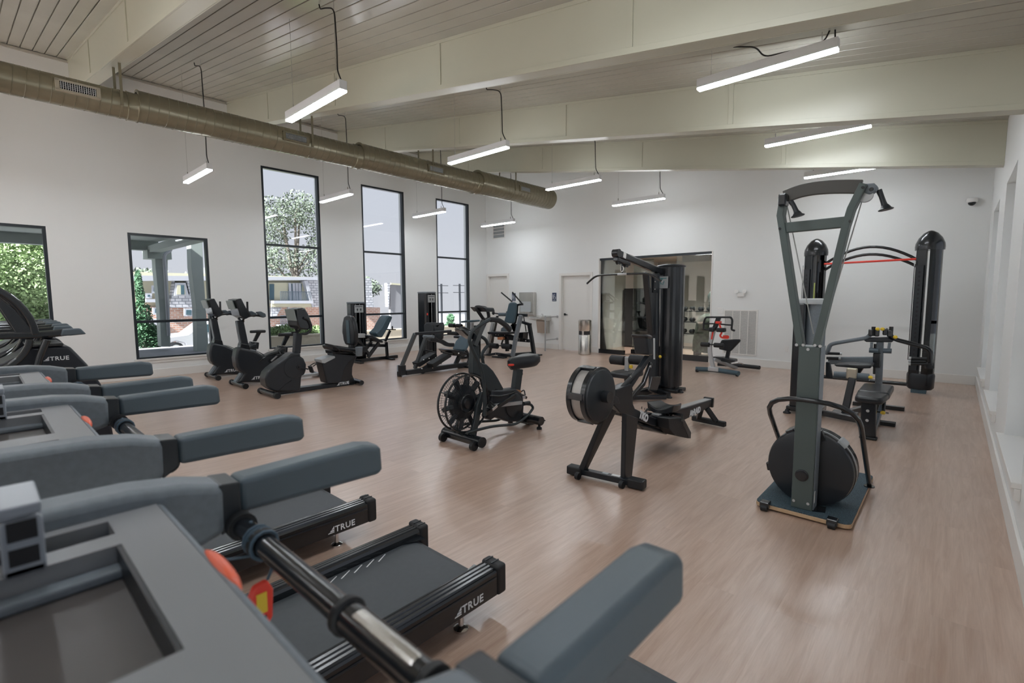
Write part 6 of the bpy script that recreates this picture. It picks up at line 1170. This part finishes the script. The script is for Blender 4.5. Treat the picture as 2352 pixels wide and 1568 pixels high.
# ================================================================ CABLE CROSSOVER (back right)
t = thing('cable_crossover', 'black cable crossover with two domed columns, arched top bars and a red band', 'weight machine', (-1.05, 9.7, 0))
for k, (cx_, hz) in enumerate(((-.325, 2.28), (-1.80, 2.28))):
    yc = 9.7
    obj('column_core', G().prism('z', [(cx_-.15, yc-.10), (cx_-.02, yc-.16), (cx_-.02, yc+.12), (cx_-.15, yc+.12)], .10, hz-.1), satin, t, bev=.015)
    sh_ = obj('clear_shroud', G().prism('z', [(cx_+.01, yc-.155), (cx_+.08, yc-.15), (cx_+.14, yc-.08), (cx_+.155, yc+.02), (cx_+.12, yc+.12), (cx_+.0, yc+.13), (cx_+.0, yc+.125), (cx_+.116, yc+.115), (cx_+.149, yc+.02), (cx_+.135, yc-.077), (cx_+.078, yc-.144), (cx_+.01, yc-.150)], .12, hz-.08), shroud, t)
    for i in range(18): obj('weight_plate', G().box(cx_+.0, cx_+.11, yc-.09, yc+.09, .14+i*.03, .14+i*.03+.026), blackm, t)
    for a in (.03, .08): obj('guide_rod', G().cyl((cx_+a, yc-.06, .12), (cx_+a, yc-.06, hz-.1), .009, 8), chrome, t)
    obj('dome_cap', G().lathe((cx_, yc, hz-.12), (0, 0, 1), [(0, .175), (.05, .178), (.10, .172), (.18, .14), (.25, .085), (.285, .03), (.29, .005)], 24), satin, t)
    obj('column_base', G().lathe((cx_, yc, .05), (0, 0, 1), [(0, .14), (.03, .165), (.22, .17), (.25, .16)], 24), plast, t); obj('foot', G().box(cx_-.10, cx_+.08, yc-.14, yc+.14, 0, .055), bluev, t)
    obj('adjust_rail', G().box(cx_-.135, cx_-.05, yc-.172, yc-.155, .35, hz-.35), plast, t)
    g = G()
    for i in range(22): g.box(cx_-.105, cx_-.08, yc-.175, yc-.171, .45+i*.065, .45+i*.065+.03)
    obj('rail_holes', g, dark, t)['kind'] = 'stuff'; obj('side_rod', G().cyl((cx_-.16, yc-.13, .5), (cx_-.16, yc-.13, 2.0), .006, 8), chrome, t)
for dz, rr_ in ((0, .022), (-.10, .022)):
    pts = [(-1.66+(1.20)*i/14, 9.7, 2.02+dz+.24*math.sin(PI*(i/14))**.9*(1 if dz == 0 else .92)) for i in range(15)]; obj('arched_bar', G().tube(pts, rr_, 10, curve=False), satin, t)
rd = [(-1.699,9.62,2.024),(-0.47,9.62,2.042)]; obj('red_band', G().cyl((-1.66, 9.62, rd[0][2]-.01), (-.45, 9.62, rd[1][2]-.01), .016, 8), redm, t)
obj('floor_bar', G().cyl((-1.68, 9.72, .10), (-.45, 9.72, .10), .03), satin, t)
obj('number_strip', G().box(-1.80+.02, -1.80+.04, 9.53, 9.535, 1.35, 1.70), mat('yellow green numbers', (.35, .40, .12), .6), t)

# ================================================================ MULTI PRESS STATION (right, centre)
Yj = 7.9; t = thing('press_station', 'press station with long bent arms, yellow knobs and grey rail behind the padded bench', 'weight machine', (-.9, 7.5, 0))
stack = (-1.47, -1.18, 6.95); hh = 1.44
obj('tower_shell', G().box(-1.49, -1.36, 6.88, 7.25, .08, hh-.05), satin, t, bev=.02, seg=3); obj('tower_shroud', G().lathe((-1.275, 7.05, .08), (0, 0, 1), [(0, .11), (hh-.14, .11)], 28), greyp, t); obj('tower_cap', G().lathe((-1.33, 7.06, hh-.06), (0, 0, 1), [(0, .17), (.03, .175), (.06, .16), (.07, .1)], 28), ltgrey, t)
obj('tower_base', G().box(-1.52, -1.14, 6.86, 7.25, .03, .09), satin, t, bev=.01)
for p in ((-1.5, 6.84), (-1.16, 7.2)): obj('rubber_foot', G().lathe((p[0], p[1], 0), (0, 0, 1), [(0, .045), (.015, .045), (.03, .025), (.05, .02)], 16), rubber, t)
obj('left_arm', G().rect([(-0.774,7.9,1.048),(-0.79,7.9,0.988),(-0.83,7.9,0.928),(-1.182,7.9,0.835),(-1.243,7.9,0.807),(-1.278,7.9,0.668)], .05, .08, True), greyp, t, bev=.02, seg=3)
obj('right_arm', G().rect([(-0.595,7.9,1.055),(-0.59,7.9,0.963),(-0.533,7.9,0.921),(-0.233,7.9,0.838),(-0.185,7.9,0.797),(-0.178,7.9,0.609)], .05, .085, True), satin, t, bev=.02, seg=3)
obj('yoke', G().prism('y', [(-0.867,0.896),(-0.792,0.935),(-0.607,0.949),(-0.551,0.908),(-0.567,0.884),(-0.837,0.874)], 7.86, 7.96), plast, t, bev=.02, seg=3)
obj('upright', G().rect([(-.677, 7.95, .05), [(-0.694,7.92,0.899)][0]], .075, .06), greyp, t, bev=.01); obj('upright_side', G().rect([(-.73, 7.95, .45), (-.74, 7.94, .85)], .04, .05), satin, t)
for a in [(-0.766,7.85,1.079),(-0.583,7.85,1.086)]: obj('top_grip', G().cyl(a, (a[0], a[1], a[2]-.12), .022), rubber, t)
for a in [(-0.791,7.85,1.003),(-0.725,7.85,1.0),(-0.643,7.85,1.021),(-0.597,7.85,1.0)]: obj('clamp_block', G().obb(a, (.05, .07, .09)), satin, t, bev=.012)
for a in [(-0.718,7.8,1.053),(-0.668,7.8,1.055),(-0.533,7.8,0.959),(-0.647,7.8,-0.044),(-0.765,7.8,0.422)][:3]: obj('yellow_knob', G().ell(a, (.024, .024, .022), 12, 8), yelm, t)
for p in ([(-1.255,7.85,0.693),(-1.102,7.85,0.699)], [(-1.268,7.85,0.627),(-1.114,7.85,0.633)], [(-0.377,7.85,0.697),(-0.216,7.85,0.704)], [(-0.379,7.85,0.661),(-0.222,7.85,0.67)], [(-0.378,7.85,0.627),(-0.204,7.85,0.641)]):
    g_ = obj('hand_grip', G().cyl(p[0], p[1], .018), rubber, t); e = p[1] if p[1][0] < -.8 else p[0]; obj('grip_end', G().cyl((e[0]-.012, e[1], e[2]), (e[0]+.012, e[1], e[2]), .020), silver, g_)
obj('arm_end', G().cyl(*[(-0.193,7.9,0.652),(-0.185,7.9,0.581)], .045), rubber, t)
for p in ([(-0.775,7.85,0.875),(-0.774,7.85,0.782)], [(-0.59,7.85,0.881),(-0.595,7.85,0.8)]): obj('drop_bracket', G().rect(p, .03, .03), greyp, t)
for p in ([(-0.797,7.85,0.769),(-0.699,7.85,0.77)], [(-0.653,7.85,0.773),(-0.565,7.85,0.774)]): obj('low_grip', G().cyl(p[0], p[1], .032), padm, t)
obj('grey_rail', G().rect([(-1.254,7.9,0.59),(-0.725,7.9,0.635)], .07, .10), greyp, t, bev=.015, seg=3); obj('rail_end', G().rect([(-0.716,7.9,0.735),(-0.711,7.9,0.548)], .08, .08), satin, t, bev=.01)
obj('back_pad', G().prism('y', [(-1.115,0.596),(-0.95,0.616),(-0.718,0.625),(-0.725,0.585),(-0.835,0.571),(-1.084,0.575)], 7.4, 7.75), vinyl, t, bev=.02, seg=4)
obj('pad_bracket', G().prism('y', [(-0.948,0.564),(-0.807,0.571),(-0.849,0.487),(-0.885,0.448),(-0.906,0.492)], 7.55, 7.65), satin, t, bev=.01)
obj('foam_roller', G().cyl(*[(-1.087,7.3,0.481),(-0.725,7.3,0.486)], .045), padm, t); obj('roller_bracket', G().obb([(-0.899,7.28,0.52)][0], (.11, .08, .13)), mat('champagne metal', (.50, .44, .34), .35, metal=.5), t, bev=.012)
k_ = [(-0.706,7.25,0.494)][0]; obj('yellow_knob', G().ell(k_, (.024, .024, .022), 12, 8), yelm, t)
obj('roller_post', G().rect([[(-0.878,7.2,0.476)][0], (-.93, 7.15, .05)], .08, .07), satin, t, bev=.01); obj('post_foot', G().box(-1.06, -.80, 7.05, 7.25, 0, .05), satin, t, bev=.01)
obj('side_pad', G().prism('y', [(-1.182,0.638),(-1.138,0.642),(-1.095,0.44),(-1.109,0.427),(-1.173,0.443)], 7.27, 7.33), ltgrey if False else plast, t, bev=.02, seg=3)
obj('base_bar', G().rect([(-1.35, 7.0, .05), (-.55, 6.72, .05)], .06, .07), satin, t, bev=.01); obj('base_bar', G().rect([(-.93, 7.15, .04), (-.68, 7.95, .04)], .06, .06), satin, t); obj('rear_foot', G().box(-.95, -.40, 7.92, 8.0, 0, .05), satin, t)
t = thing('padded_bench', 'flat black two section padded bench on a square frame, right of the ski machine', 'bench', (-.6, 6.6, 0))
bp = [(-0.752,6.423),(-0.517,6.367),(-0.515,7.138),(-0.776,7.11)]
zt = .45
obj('front_pad', G().prism('z', [(-.715, 6.10), (-.70, 6.06), (-.50, 6.06), (-.475, 6.10), (-.455, 6.42), (-.735, 6.42)], zt-.07, zt), vinyl, t, bev=.025, seg=4); obj('rear_pad', G().prism('z', [(-.735, 6.435), (-.455, 6.435), (-.46, 7.02), (-.50, 7.07), (-.70, 7.07), (-.745, 7.02)], zt-.075, zt+.005), vinyl, t, bev=.025, seg=4)
obj('front_leg', G().rect([(-.585, 6.14, .03), (-.60, 6.16, zt-.07)], .13, .07), satin, t, bev=.01); obj('base_foot', G().box(-.66, -.51, 6.10, 6.18, 0, .03), rubber, t, bev=.01)
obj('spine', G().rect([(-.6, 6.15, .33), (-.6, 7.0, .35)], .07, .06), satin, t, bev=.01); obj('diagonal', G().rect([(-.555, 6.2, .05), (-.535, 6.9, .30)], .04, .06), greyp, t, bev=.01); obj('rear_leg', G().rect([(-.6, 6.95, .03), (-.6, 6.93, .33)], .08, .06), satin, t, bev=.01); obj('rear_foot', G().box(-.78, -.42, 6.9, 7.0, 0, .04), rubber, t)
for z in (.30, .20): obj('bolt', G().lathe((-.60, 6.105, z), (0, -1, 0), [(0, .016), (.008, .014)], 12), silver, t)
obj('yellow_knob', G().ell((-.50, 6.42, .24), (.025, .025, .02), 12, 8), yelm, t); obj('pull_pin', G().cyl((-.55, 6.42, .24), (-.45, 6.42, .24), .009), chrome, t); obj('link_rod', G().cyl((-.50, 6.44, .22), (-.50, 6.5, .37), .016), satin, t)
